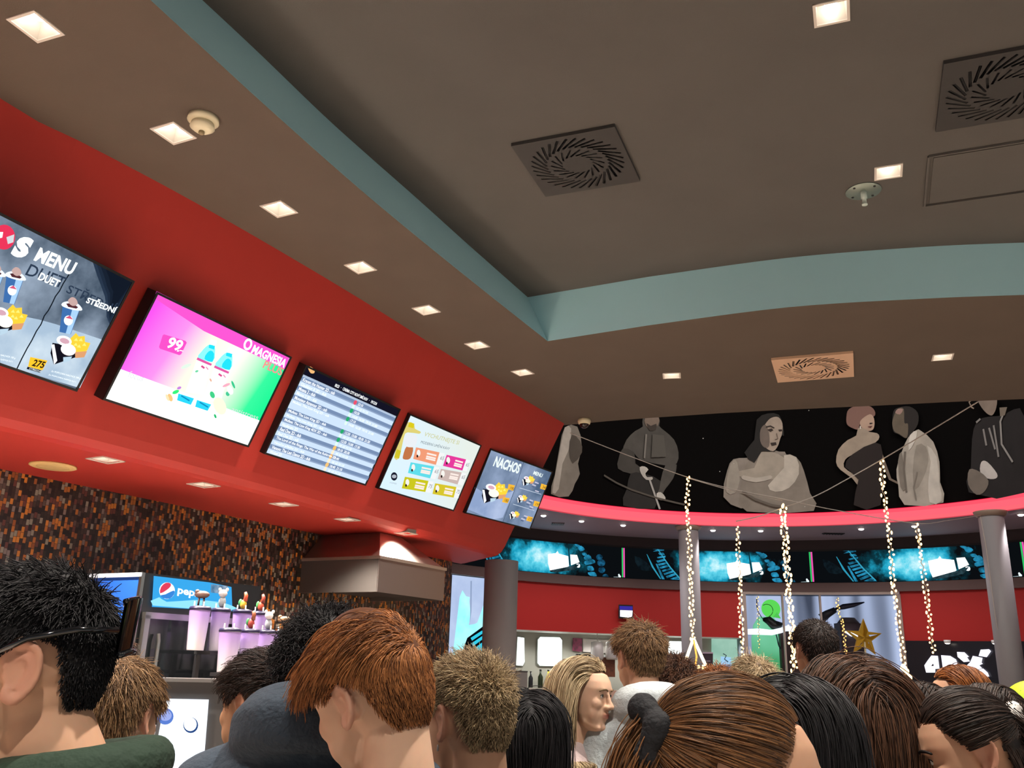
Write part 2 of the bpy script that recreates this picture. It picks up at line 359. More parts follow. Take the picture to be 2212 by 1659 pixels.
# mosaic wall
mm, nt, b = newmat('mosaic_tiles'); tc = nt.nodes.new('ShaderNodeTexCoord')
def nd(t, **k):
    n = nt.nodes.new(t)
    for a, q in k.items(): setattr(n, a, q)
    return n
def math_(op, a, bb=None):
    n = nd('ShaderNodeMath', operation=op)
    for i, q in enumerate((a, bb)):
        if q is None: continue
        if isinstance(q, (int, float)): n.inputs[i].default_value = q
        else: nt.links.new(q, n.inputs[i])
    return n.outputs[0]
sx = nd('ShaderNodeSeparateXYZ'); nt.links.new(tc.outputs['Object'], sx.inputs[0])
cu_ = math_('DIVIDE', sx.outputs[0], .021); col = math_('FLOOR', cu_)
w1 = nd('ShaderNodeTexWhiteNoise', noise_dimensions='1D'); nt.links.new(col, w1.inputs['W'])
rv = math_('ADD', math_('DIVIDE', sx.outputs[2], .036), math_('MULTIPLY', w1.outputs[0], 1.)); row = math_('FLOOR', rv)
cb = nd('ShaderNodeCombineXYZ'); nt.links.new(col, cb.inputs[0]); nt.links.new(row, cb.inputs[1])
w2 = nd('ShaderNodeTexWhiteNoise', noise_dimensions='2D'); nt.links.new(cb.outputs[0], w2.inputs['Vector'])
cr = nd('ShaderNodeValToRGB'); cr.color_ramp.interpolation = 'CONSTANT'
stops = [(0, '332a22'), (.2, '241e1a'), (.36, '40332c'), (.50, '633a31'), (.58, '5a4d44'), (.66, '7d7067'), (.72, 'a8662c'), (.83, 'c47c2e'), (.90, '905428'), (.955, '8b8776')]
while len(cr.color_ramp.elements) < len(stops): cr.color_ramp.elements.new(.5)
for e, (p, h) in zip(cr.color_ramp.elements, stops): e.position = p; e.color = (*lin(h), 1)
nt.links.new(w2.outputs[0], cr.inputs[0])
fx, fz = math_('FRACT', cu_), math_('FRACT', rv)
g = math_('MULTIPLY', math_('GREATER_THAN', fx, .1), math_('GREATER_THAN', fz, .06)); mx = nd('ShaderNodeMix', data_type='RGBA')
mx.inputs[6].default_value = (.012, .01, .009, 1); nt.links.new(g, mx.inputs[0]); nt.links.new(cr.outputs[0], mx.inputs[7]); nt.links.new(mx.outputs[2], b.inputs['Base Color'])
b.inputs['Roughness'].default_value = .35
L0, L1 = -9.0, 3.12
wo = MB().box(((L0+L1)/2, -.1, (SOF+.3)/2), (XA, YA, ZA), (L1-L0, .2, SOF+.3), mm).build('wall_left')
wo.location = (wl[0], wl[1], 0); wo.rotation_euler = (0, 0, WANG+PI); wo.rotation_euler = (0, 0, WANG); wo.data.transform(Matrix.Translation((0, .2, 0))); tag(wo, 'mosaic wall behind the counter', kind='structure')
def WP(s, o, z): return np.array([*(wl+WD[:2]*s+WN[:2]*o), z])      # along the wall, out from it, height
# ------------------------------------------------------------------ round hall behind
zP0, zP1 = CAMZ+2.318, CAMZ+2.52
BAN = Cyl(CR, RR, .14)
bm_ = df('0a0808', .85, spec=.1)
struct('wall_mural', strip(arc(RR, 178, -30, zP1+.0), arc(RR, 178, -30, CAMZ+5.2), bm_), True, 'black curved mural wall above the pink band')
# pink light band: a rounded lip lit from inside
pk = MB(); pr = [(RR, zP1+.012), (RR-.035, zP1-.002), (RR-.05, zP1-.06), (RR-.045, zP0+.05), (RR-.01, zP0), (RR+.05, zP0-.004)]
M_PK = [em('e8103c', .85), em('ff5468', 1.0), em('ff6676', .98), em('fc6a76', .95), em('e04a58', .8)]
for i in range(5): strip(arc(pr[i][0], 178, -30, pr[i][1]), arc(pr[i+1][0], 178, -30, pr[i+1][1]), M_PK[i], pk)
struct('trim_2', pk, True, 'glowing pink light band around the round hall')
ZS = zP0
M_SOF = df('94858f', .7, bump=.1, bscale=200)
struct('ceiling_hall', strip(arc(RR+.05, 178, -30, ZS), arc(RW+.4, 178, -30, ZS), M_SOF), True, 'dark soffit under the pink band')
zl1, zl0, zr1, zr0 = CAMZ+2.145, CAMZ+1.545, CAMZ+1.385, CAMZ+.56
M_TAUPE = df('65504c', .75, bump=.06, bscale=150); M_COVE = df('3a2f30', .8)
wm = strip(arc(RW-.02, 178, -30, zl1), arc(RW-.02, 178, -30, ZS), M_COVE)
strip(arc(RW, 178, -30, zl0-.01), arc(RW, 178, -30, zl1+.01), M_BLACK, wm)
strip(arc(RW-.06, 178, -30, zr1), arc(RW-.06, 178, -30, zl0), M_TAUPE, wm); strip(arc(RW-.06, 178, -30, zl0), arc(RW, 178, -30, zl0), M_TAUPE, wm); strip(arc(RW-.06, 178, -30, zr1), arc(RW, 178, -30, zr1), M_TAUPE, wm)
def ang(x, y, R=RW): a, bz = Cyl(CR, R).inv(x, y); return math.degrees(-a/R)
A_LV0, A_LV1 = ang(968, 1300), ang(1112, 1300)        # tall screen
A_W0, A_W1 = ang(1600, 1300), ang(1945, 1300)         # display window
for t0, t1 in ((178, A_LV0), (A_LV1, A_W0), (A_W1, -30)): strip(arc(RW, t0, t1, zr0, 30), arc(RW, t0, t1, zr1, 30), M_RED2, wm)
RB = 7.0; M_BAR = df('a3a297', .7, bump=.05); M_BARW = df('dfe2dd', .6); M_MINT = df('b9d8c8', .5)
strip(arc(RB, A_LV1+6, A_W0, 0, 30), arc(RB, A_LV1+6, A_W0, zr0+.02, 30), M_BAR, wm)
strip(arc(RW-.01, A_LV1+6, A_W0, zr0, 30), arc(RB, A_LV1+6, A_W0, zr0, 30), M_BARW, wm)
strip(arc(RW-.02, A_W1, -30, 0, 20), arc(RW-.02, A_W1, -30, zr0, 20), df('15121c', .25), wm)
strip(arc(RW+.02, 178, A_LV1, 0, 30), arc(RW+.02, 178, A_LV1, zr1, 30), M_DK, wm)
struct('wall_hall', wm, True, 'round back wall with red panels')
for i, (x0, x1, y, D, lab) in enumerate([(1045, 1117, 1300, 9.3, 'grey round column under the red bulkhead end'), (1469, 1511, 1250, 14.95, 'grey round column behind the lit garland in the hall'), (2141, 2186, 1290, 12.7, 'grey round column at the right edge of the hall')]):
    p = at_d((x0+x1)/2, y, D*1.0); r = (x1-x0)/2/FPX*np.linalg.norm(at_d((x0+x1)/2, y, D)-EYE)*.985; zt = SOF+.01 if i == 0 else ZS
    c = MB().lathe([(r, 0), (r, zt-.0)], M_COL, (p[0], p[1], 0), 40)
    if i: c.lathe([(r+.02, zt-.07), (r+.055, zt-.02), (r+.06, zt)], df('a08c7c', .5), (p[0], p[1], 0), 40)
    tag(c.build('column', None, True), lab, 'column')
    if i == 1: COLC = np.array([p[0], p[1]])
    if i == 2: COLR = np.array([p[0], p[1], r])
# hall outer closures
struct('ceiling_atrium', MB().box((2, 13, CAMZ+5.4), (XA, YA, ZA), (22, 13, .2), df('2a2625', .9)))
# ------------------------------------------------------------------ lamps
M_LENS = em('fff4ea', 11); M_REFL = df('bdb5a9', .3); M_TRIM = df('d9cfc4', .35); M_HOUSE = em('fff0e0', 1.15)
def make_downlight(name, s, lab):
    t = thing(name, (0, 0, 0), lab, 'ceiling light', 'square downlights')
    fr = MB(); a, bb = s, s+.012
    for i, j, dx, dy in ((0, 1, a+bb, 0), (0, -1, a+bb, 0), (1, 0, 0, a+bb), (-1, 0, 0, a+bb)):
        fr.box((i*(a+.006), j*(a+.006), -.002), (XA, YA, ZA), (.012 if i else 2*bb, .012 if j else 2*bb, .006), M_TRIM)
    fr.build('trim_frame', t, local=True)
    h = MB(); q = [(-1, -1), (1, -1), (1, 1), (-1, 1)]; hd = .09
    V = [(i*a, j*a, 0) for i, j in q]+[(i*a*.9, j*a*.9, hd) for i, j in q]
    h.add(V, [(0, 4, 5, 1), (1, 5, 6, 2), (2, 6, 7, 3), (3, 7, 4, 0), (4, 7, 6, 5)], M_REFL); h.build('housing', t, local=True)
    l = MB().lathe([(.026, .044), (.030, .055), (.030, .085)], M_LENS, (0, 0, 0), 20); l.build('lamp', t, True, local=True)
    return t
dl0 = make_downlight('downlight', .062, '')
def lamp(x, y, z, W, col=(1, .90, .80), ang=130, r=.04):
    d = bpy.data.lights.new('lamp_light', 'SPOT'); d.energy = W; d.color = col; d.spot_size = math.radians(ang); d.spot_blend = .8; d.shadow_soft_size = r
    o = bpy.data.objects.new('lamp_light', d); COL.objects.link(o); o.location = (x, y, z); return o
LOWLAB = ['square downlight nearest the upper left corner of the photo', 'square downlight beside the round smoke detector', 'third square downlight along the red bulkhead, past the smoke detector',
          'fourth square downlight along the red bulkhead, above the pink and green screen', 'fifth square downlight along the red bulkhead, above the timetable screen', 'sixth square downlight along the red bulkhead, below the recess corner',
          'last square downlight of the row along the red bulkhead', 'square downlight on the brown ceiling right of the recess corner', 'square downlight right of the pale swirl vent']
first = True
def put(x, y, z, r, lab, grp, W, ang=95, col=(1, .90, .80)):
    global first
    if first: o = dl0; o.location = (x, y, z); o.rotation_euler = (0, 0, r); o['label'] = lab; o['group'] = grp; first = False
    else: o = dup(dl0, (x, y, z), r, lab, grp)
    lamp(x, y, z-.012, W, col, ang)
for (x, y, r), lab in zip(LOWL, LOWLAB): put(x, y, HL, r, lab, 'square downlights in the lower brown ceiling', 200)
for (x, y, r) in BACKL: put(x, y, HL, r, 'square downlight outside the photo behind the viewer', 'square downlights outside the photo', 380)
for (x, y, r), lab in zip(UPL, ['square downlight at the top edge of the recess ceiling', 'square downlight above the round metal plate in the recess']+['square downlight outside the photo in the recess']*4): put(x, y, HU, r, lab, 'square downlights in the recess ceiling', 420)
for k, (x, y, r) in enumerate(SOFL+SOFB):
    lab = ['first square downlight in the red soffit, beside the round speaker', 'second square downlight in the red soffit from the left', 'third square downlight in the red soffit from the left', 'fourth square downlight in the red soffit, left of the hood', 'fifth square downlight in the red soffit, above the steel hood'][k] if k < 5 else 'square downlight in the red soffit outside the photo'
    put(x, y, SOF, r, lab, 'square downlights in the red soffit', 190, 120)
# round spots in the hall soffit
SP = [(1174, 1112), (1256, 1124), (1346, 1133), (1540, 1144), (1643, 1145), (1860, 1141), (1975, 1135), (2205, 1110)]
SL = ['leftmost round spot under the pink band, beside the red bulkhead', 'second round spot from the left under the pink band', 'third round spot under the pink band, left of the grey column', 'first round spot right of the grey column', 'second round spot right of the grey column', 'round spot under the pink band between two garlands', 'round spot at the top of the short right garland', 'round spot right of the far right column']
sp0 = None
for (x, y), lab in zip(SP, SL):
    p = at_z(x, y, ZS)
    if sp0 is None:
        sp0 = thing('round_spotlight', p, lab, 'ceiling light', 'round spots in the hall soffit')
        MB().lathe([(.05, -.012), (.062, 0)], M_TRIM, (0, 0, 0), 20).build('trim_ring', sp0, True, local=True)
        MB().sphere((0, 0, -.014), (.044, .044, .022), em('fff2f4', 9), 16, 8).build('lamp', sp0, True, local=True)
    else: dup(sp0, p, 0, lab)
    lamp(p[0], p[1], ZS-.06, 38, (1, .88, .90), 150)
# unseen fill light added high in the atrium to brighten the mural
def area(loc, tgt, W, sx, sy, col):
    d = bpy.data.lights.new('mural_fill', 'AREA'); d.energy = W; d.shape = 'RECTANGLE'; d.size = sx; d.size_y = sy; d.color = col
    o = bpy.data.objects.new('mural_fill', d); COL.objects.link(o); o.location = loc
    v_ = Vector(tgt)-Vector(loc); o.rotation_euler = v_.to_track_quat('-Z', 'Y').to_euler(); return o
area((3.6, 9.6, CAMZ+5.0), (3.7, 15, CAMZ+3.2), 150, 5, .8, (1, .93, .86))
W = bpy.data.worlds.new('world'); SC.world = W; W.use_nodes = True
W.node_tree.nodes['Background'].inputs[0].default_value = (.86, .95, 1.0, 1); W.node_tree.nodes['Background'].inputs[1].default_value = .40
# ------------------------------------------------------------------ things on the ceilings
def swirl_vent(cx, cy, z, h, rot, plate, lab, dz=.02):
    t = thing('swirl_vent', (cx, cy, z), lab, 'air vent', 'square swirl vents', rot)
    holes = []
    for R0, R1, n, sk in ((.30, .52, 18, .55), (.60, .90, 32, .45)):
        for k in range(n):
            a = 2*PI*k/n; p0 = np.array([math.cos(a), math.sin(a)])*R0*h; p1 = np.array([math.cos(a+sk), math.sin(a+sk)])*R1*h; d = p1-p0
            q = np.array([-d[1], d[0]])/np.linalg.norm(d)*h*(.020 if R0 < .5 else .026)
            holes.append([tuple(p0+q), tuple(p0-q), tuple(p1-q), tuple(p1+q)])
    v, f = fill([[(-h, -h), (h, -h), (h, h), (-h, h)]]+holes)
    pm = MB().add([(p[0], p[1], -dz) for p in v], [q[::-1] for q in f], plate)
    s = [(-h, -h), (h, -h), (h, h), (-h, h)]; pm.add([(a, b_, -dz) for a, b_ in s]+[(a, b_, 0) for a, b_ in s], [(i, (i+1) % 4, 4+(i+1) % 4, 4+i) for i in range(4)], plate)
    pm.build('face_plate', t, local=True)
    MB().box((0, 0, -dz*.3), (XA, YA, ZA), (1.86*h, 1.86*h, .004), M_BLACK).build('backing', t, local=True)
    bl = MB()
    for hq in holes[18:]:
        p0 = (np.array(hq[0])+np.array(hq[1]))/2; p1 = (np.array(hq[2])+np.array(hq[3]))/2; q = (np.array(hq[0])-np.array(hq[1]))/2
        bl.add([(*p0, -dz+.001), (*p1, -dz+.001), (*(p1+q), -dz*.4), (*(p0+q), -dz*.4)], [(0, 1, 2, 3)], plate)
    tag(bl.build('vane', t, local=True), kind='stuff')
M_VD = df('34312f', .6); M_VL = df('cfa98a', .55)
swirl_vent(.332, 4.39, HU, .289, -.374, M_VD, 'dark square swirl vent in the middle of the recess ceiling')
swirl_vent(2.314, 3.605, HU, .289, -.374, M_VD, 'dark square swirl vent cut by the right edge of the photo')
swirl_vent(2.402, 6.717, HL, .300, -.367, M_VL, 'pale square swirl vent on the brown ceiling above the mural')
t = thing('smoke_detector', at_z(440, 255, HL), 'round cream smoke detector on the brown ceiling', 'smoke detector')
p = at_z(440, 255, HL); MC = df('e6dcba', .5)
MB().lathe([(.068, 0), (.07, -.018), (.052, -.03)], MC, p, 32).build('base', t, True)
MB().lathe([(.05, -.03), (.055, -.05), (.035, -.066), (.012, -.07)], MC, p, 32).build('cover', t, True)
MB().lathe([(.012, -.066), (.014, -.08), (.008, -.086)], df('8a7a58', .4), p, 16).build('sensor', t, True)
p = at_z(1865, 412, HU); t = thing('sprinkler', p, 'round grey metal plate with a short pale sprinkler stem', 'sprinkler')
MB().lathe([(.098, 0), (.1, -.004), (.098, -.007)], df('8f9a90', .35, metal=.6), p, 40).build('plate', t, True)
sc_ = MB()
for k in range(4): sc_.lathe([(.007, -.007), (.007, -.011), (.004, -.012)], M_DK, p+np.array([.078*math.cos(k*PI/2+.5), .078*math.sin(k*PI/2+.5), 0]), 10)
sc_.build('screw', t)
MB().lathe([(.017, -.004), (.017, -.05), (.012, -.052), (.012, -.085), (.016, -.087), (.016, -.094)], df('c9d6cc', .4), p, 16).build('stem', t, True)
HA = [at_z(x, y, HU) for x, y in [(2006, 336), (2240, 298)]]; hx = HA[1]-HA[0]; hx /= np.linalg.norm(hx); hy = np.array([-hx[1], hx[0], 0])
hatch = MB(); o = HA[0]; L, Wd = .62, .58
for c, sx_, sy_ in ((o+hx*L/2, L, .012), (o+hx*L/2+hy*Wd, L, .012), (o+hy*Wd/2, .012, Wd), (o+hx*L+hy*Wd/2, .012, Wd)): hatch.box(c-ZA*.0075, (hx, hy, ZA), (sx_, sy_, .012), M_BROWN2)
hatch.box(o+hx*L/2+hy*Wd/2-ZA*.0045, (hx, hy, ZA), (L-.05, Wd-.05, .006), M_BROWN2)
tag(hatch.build('access_hatch'), 'brown ceiling hatch outline under the right dark vent', 'hatch')
p = at_z(1262, 906, HL); t = thing('ceiling_camera', p, 'small white dome camera at the ceiling edge beside the mural', 'camera')
MB().lathe([(.062, 0), (.066, -.02), (.058, -.045), (.05, -.05)], df('e4d8b4', .5), p, 28).build('housing', t, True)
MB().sphere(p-ZA*.05, (.047, .047, .042), df('2a1714', .12), 20, 12).build('dome', t, True)
p = at_z(115, 1005, SOF); t = thing('ceiling_speaker', p, 'round cream speaker grille in the red soffit', 'speaker')
MB().lathe([(.125, 0), (.128, -.008), (.118, -.012)], df('dcb876', .6), p, 40).build('rim', t, True)
MB().lathe([(.117, -.010), (.06, -.014), (.001, -.015)], df('d9b474', .7, bump=.5, bscale=400), p, 40).build('grille', t, True)
for x, y, w, d, lab in ((1800, 1152, .36, .12, 'dark slatted vent in the hall soffit between two garlands'), (1205, 1131, .22, .22, 'grey square vent in the hall soffit beside the bulkhead')):
    p = at_z(x, y, ZS); t = thing('soffit_vent', p, lab, 'air vent')
    MB().box(p-ZA*.006, (XA, YA, ZA), (w, d, .012), df('6c6064', .6) if w < .3 else M_DK).build('frame', t)
    sl_ = MB()
    for k in range(7): sl_.box(p+np.array([w*(-.42+.14*k), 0, -.016]), (XA, YA, ZA), (w*.05, d*.85, .012), M_BLACK)
    sl_.build('slats', t)
# ================================================================== MENU SCREENS
def screen_plane(x, y, z, a, t):
    ax = np.array([math.cos(a), math.sin(a), 0]); n0 = np.array([math.sin(a), -math.cos(a), 0]); up = ZA*math.cos(t)+n0*math.sin(t)
    return Plane(np.array([x, y, z+CAMZ]), ax, up)     # origin = top left corner, b runs negative downwards
SW, SH = 1.107, .623
def screen_thing(S, label, w=SW, h=SH, depth=.075, name='menu_screen', cat='screen', group='menu screens on the red bulkhead', bez=.012, glass=None):
    t = thing(name, S.pt(w/2, -h, -depth), label, cat, group)
    MB().box(S.pt(w/2, -h/2, -depth/2-.001), (S.a, S.u, S.n), (w+.002, h+.002, depth), M_BLACK).build('casing', t)
    fr = MB()
    for c, sx_, sy_ in (((w/2, -bez/2), w, bez), ((w/2, -h+bez/2), w, bez), ((bez/2, -h/2), bez, h-2*bez), ((w-bez/2, -h/2), bez, h-2*bez)): fr.box(S.pt(*c, .003), (S.a, S.u, S.n), (sx_, sy_, .008), M_BLACK)
    fr.build('bezel', t)
    return t
S2 = screen_plane(-1.894*.988, 4.361*.988, 1.824*.988, 1.124, .442); S3 = screen_plane(-1.358*.978, 5.546*.978, 1.831*.978, 1.103, .442)
S4 = screen_plane(-.790*.99, 6.693*.99, 1.835*.99, 1.073, .423); S5 = screen_plane(-.178, 7.839, 1.844, .989, .42)
tlx = S2.pt(*S2.inv(290, 607)) - np.array([math.cos(1.165), math.sin(1.165), 0])*SW
S1 = screen_plane(tlx[0], tlx[1], S2.pt(*S2.inv(290, 607))[2]-CAMZ, 1.165, .442)
B = .012
# --- screen one: snack menu on a stone background
c = None; t = screen_thing(S1, 'leftmost menu screen, grey stone background with the word MENU, cut by the photo edge')
c = Canvas(S1); c.rect(B, -SH+B, SW-B, -B, em_noise('2b3d50', 'b4c6dc', 1.0, 3.2, .3, .72, 8))
q = lambda *P: [(x, y) for x, y in P]
for w_, h_ in ((0, '2c3b50'), (8, '222f42'), (16, '1a2434'), (26, '141c2a')): c.poly(q((200+w_, 566+w_*.42), (286, 607), (237, 702-w_), (230+w_*.4, 684-w_), (229+w_*.5, 662-w_*.6), (226+w_*.7, 640-w_*.4), (218+w_*.8, 618), (209+w_, 594+w_*.2)), em(h_, .85))
c.poly(q((-5, 672), (16, 676), (84, 690), (120, 700), (222, 734), (172, 838), (0, 786)), em_noise('a9c0d6', 'dcebf5', 1.0, 5))
k1 = em('141c26', .8)
c.line([(150, 590), (136, 612), (128, 628), (119, 640), (112, 655), (104, 670), (95, 682), (88, 700), (78, 715), (68, 735), (58, 752), (46, 775), (36, 796)], .006, k1)
pic = c.build('picture', t)
lt = Canvas(S1, .028); wt = em('f8ffff', 1.25); dk = em('33435a', .8)
lt.text('DUET', (46, 590), (126, 620), (54, 564), dk, .01); lt.text('STŘEDNÍ', (134, 628), (238, 672), (143, 604), dk, .01)
lt.text('MENU', (64, 559), (146, 592), (76, 529), wt, .035); lt.text('DUET', (73, 600), (116, 618), (80, 584), wt, .03); lt.text('STŘEDNÍ', (177, 650), (240, 674), (184, 634), wt, .03)
c2 = Canvas(S1, .010); c2.ell(6, 511, 24, 27, em('e8365a', 1.0)); c2.poly(q((-16, 500), (4, 500), (2, 512), (-16, 516)), wt); c2.poly(q((11, 511), (28, 505), (26, 522), (14, 526)), em('d5d9de', 1.))
lt.text('S', (12, 548), (46, 556), (26, 500), wt, .07)
# cups, dip and nacho trays on the screen
def cup(c, x, y, s, sl=.27):
    """drink cup picture: top left x,y, scale s"""
    bl_, lb = em('3f6fae', 1.0), em('a6cdf0', 1.05)
    P = lambda u, v: (x+s*(u-sl*v), y+s*(v+.22*u))
    c.poly([P(0, 5), P(38, 5), P(33, 62), P(8, 62)], bl_); c.poly([P(22, 8), P(37, 5), P(32, 62), P(22, 62)], lb)
    c.poly([P(-2, 0), P(10, -6), P(28, -6), P(41, 2), P(41, 8), P(20, 10), P(-1, 7)], em('e9f2fb', 1.1), 3); c.poly([P(6, 0), P(18, -4), P(33, 2), P(30, 6), P(12, 6)], em('5a2f35', .9))
    c.poly([P(8, -6), P(14, -16), P(24, -14), P(30, -4), P(20, 2)], em('c9a9a4', 1.), 3)
    c.ell(*P(20, 34), 10*s, 11*s, em('f4fbff', 1.15)); c.poly([P(12, 30), P(20, 23), P(29, 30)], em('d8587a', 1.))
def nachos(c, x, y, s, sauce='f6e9ea', sl=.3):
    P = lambda u, v: (x+s*(u-sl*v), y+s*(v+.24*u)); nk, ye = em('161520', .9), em('f6cf3c', 1.05)
    c.poly([P(4, 22), P(60, 18), P(70, 34), P(20, 66), P(6, 44)], nk)
    c.poly([P(38, 4), P(46, -10), P(54, -4), P(66, -8), P(70, 4), P(82, 4), P(80, 20), P(70, 32), P(54, 30), P(44, 22)], ye); c.poly([P(56, 30), P(80, 22), P(78, 36), P(60, 42)], em('e0a070', 1.))
    for u, v in ((50, 4), (60, 2), (70, 10), (60, 16), (52, 14)): c.poly([P(u-4, v+3), P(u, v-4), P(u+5, v+2)], em('ffe777', 1.1))
    c.ell(*P(26, 12), 17*s, 11*s, em('fbfbff', 1.15), rot=.25); c.ell(*P(27, 12), 11*s, 6*s, em('d8a9b8', 1.), rot=.3)
    c.ell(*P(40, 28), 17*s, 13*s, em(sauce, 1.15), rot=.25); c.poly([P(2, 26), P(8, 24), P(24, 56), P(20, 66)], em('f7f9ff', 1.1)); c.poly([P(34, 46), P(52, 40), P(50, 50), P(38, 58)], em('bcd6e8', 1.))
cup(c2, 134, 653, .98); cup(c2, 12, 588, .98); cup(c2, -32, 580, .98); nachos(c2, 112, 716, .98); nachos(c2, -26, 654, 1.0, 'fffbe8')
c2.poly(q((60, 768), (97, 776), (86, 797), (55, 789)), em('fbc12c', 1.1)); c2.poly(q((54, 789), (84, 797), (81, 802), (52, 794)), em('1a1d2b', .8))
lt.text('275', (60, 786), (85, 792), (63, 770), em('2c2417', .8), .03); lt.text('STŘEDNÍ', (55, 793), (80, 800), (56, 789), wt)
lt.text('2x POPCORN NACHOS 200 g', (102, 800), (165, 816), (103, 795), wt); lt.text('2x POPCORN NÁPOJ 0,5 l', (96, 807), (154, 823), (97, 802), wt)
lt.text('NACHOS 100 g', (-8, 765), (24, 772), (-7, 760), wt); lt.text('NÁPOJ 0,5 l', (-8, 774), (18, 779), (-7, 769), wt)
c2.build('food_picture', t); lt.build('lettering', t)
# --- screen two: pink, white and green drink advert
t = screen_thing(S2, 'menu screen with a pink, white and green drink advert and the price 99')
def em_ramp_plane(S, stops, axis, s=1.0):
    """picture colours running across the display, in its own plane"""
    mt = bpy.data.materials.new('picture_ramp'); mt.use_nodes = True; nt = mt.node_tree; nt.nodes.clear()
    uv = nt.nodes.new('ShaderNodeTexCoord'); dp = nt.nodes.new('ShaderNodeVectorMath'); dp.operation = 'DOT_PRODUCT'; dp.inputs[1].default_value = tuple(axis)
    r = nt.nodes.new('ShaderNodeValToRGB')
    while len(r.color_ramp.elements) < len(stops): r.color_ramp.elements.new(.5)
    for e, (p, h) in zip(r.color_ramp.elements, stops): e.position = p; e.color = (*lin(h), 1)
    ad = nt.nodes.new('ShaderNodeMath'); ad.operation = 'ADD'; e = nt.nodes.new('ShaderNodeEmission'); e.inputs[1].default_value = s; o = nt.nodes.new('ShaderNodeOutputMaterial')
    nt.links.new(uv.outputs['Object'], dp.inputs[0]); nt.links.new(dp.outputs['Value'], ad.inputs[0]); nt.links.new(ad.outputs[0], r.inputs[0]); nt.links.new(r.outputs[0], e.inputs[0]); nt.links.new(e.outputs[0], o.inputs[0])
    return mt, ad
WHT = em('ffffff', 1.6); PINK = em('f652c8', 1.1)
base = BASE[t.name][0]
def ramp_on(S, base, stops, a0, b0, a1, b1, s=1.0):
    P0, P1 = S.pt(a0, b0), S.pt(a1, b1); d = P1-P0; ax = d/(d @ d); mt, ad = em_ramp_plane(S, stops, ax, s); ad.inputs[1].default_value = float(-(P0-base) @ ax); return mt
c = Canvas(S2); c.rect(B, -SH+B, SW-B, -B, WHT)
mt = ramp_on(S2, base, [(0, 'f24fe0'), (.22, 'f98be0'), (.40, 'fdeed8'), (.60, 'fbf8ea'), (.74, 'b5efc4'), (.86, '33e795'), (1, '17e28a')], B, -.2, SW-B, -.42, 1.15)
yl = S2.inv(268, 800)[1]; c.rect(B, yl+.0, SW-B, -B, mt)
c.poly(q((338, 629), (626, 771), (614, 797), (528, 756), (440, 715), (332, 643)), PINK)
c.poly([(354, 722), (400, 736), (403, 740), (391, 765), (387, 767), (345, 753), (343, 749), (351, 724)], em('f04fc4', 1.05))
cy, cyl_ = em('22d8ee', 1.1), em('8af3fa', 1.1)
for dx, dy in ((0, 0), (37, 17)):
    P = lambda L: [(x+dx, y+dy) for x, y in L]
    c.poly(P([(427, 773), (434, 760), (444, 749), (453, 744), (463, 748), (464, 762), (459, 781)]), cyl_, 2); c.poly(P([(441, 775), (447, 762), (455, 757), (462, 764), (458, 782)]), cy, 2); c.poly(P([(451, 744), (464, 747), (462, 755), (450, 751)]), cy)
    c.poly(P([(455, 733), (468, 736), (466, 746), (452, 743)]), em('fffbe6', 1.5)); c.line(P([(425, 774), (456, 788)]), .014, em('e05aa5', 1.)); c.poly(P([(424, 778), (455, 790), (438, 852), (400, 846)]), em('fffaf4', 1.5))
    c.line(P([(434, 790), (441, 795)]), .012, em('d8508f', 1.)); c.line(P([(444, 792), (449, 798)]), .008, em('e89aba', 1.))
for L in ([(384, 849), (418, 860), (411, 874), (381, 864)], [(424, 863), (455, 873), (447, 887), (420, 878)]): c.poly(L, em('2bcdf0', 1.1)); c.line([(L[0][0]+6, L[0][1]+5), (L[0][0]+24, L[0][1]+16)], .008, em('0f8fc0', 1.))
for x, y, rx, ry, h in ((378, 846, 8, 4, '2fdc70'), (366, 858, 5, 9, 'f0b878'), (360, 858, 3, 8, 'f6d4a8'), (457, 852, 5, 8, '3cbf7c'), (490, 850, 4, 5, '43b98a'), (502, 830, 2.5, 9, '35b882'), (487, 831, 9, 3, 'e6a0b4'), (473, 876, 13, 20, 'fbe8cc'), (463, 898, 2.5, 5, '2cb06a'), (385, 837, 5, 3, 'b77ad0'), (423, 801, 4, 2.5, '6cc79a'), (400, 790, 12, 4, 'cfe2d4'), (453, 820, 2, 4, 'd7a48c'), (495, 842, 6, 10, 'eef5f2')): c.ell(x, y, rx, ry, em(h, 1.2), 14, -.4)
c.build('picture', t); lt = Canvas(S2, .018)
lt.text('99', (353, 748), (383, 758), (358, 722), em('ffffff', 1.6), .025); lt.text(',-', (377, 757), (389, 760), (378, 752), em('ffffff', 1.6), .04)
lt.text('MAGNESIA', (537, 760), (609, 793), (543, 741), em('ffffff', 1.6), .03); lt.ell(531, 742, 9, 13, em('ffffff', 1.6), rot=.3); lt.ell(531, 742, 5, 8, PINK, rot=.3)
lt.text('PLUS', (562, 792), (602, 810), (568, 775), em('f08a8a', 1.1), .02); lt.text('focus', (270, 812), (302, 822), (276, 798), em('c8cdd2', 1.2)); lt.text('antistress', (494, 886), (551, 905), (497, 876), em('c8cdd2', 1.2)); lt.build('lettering', t)
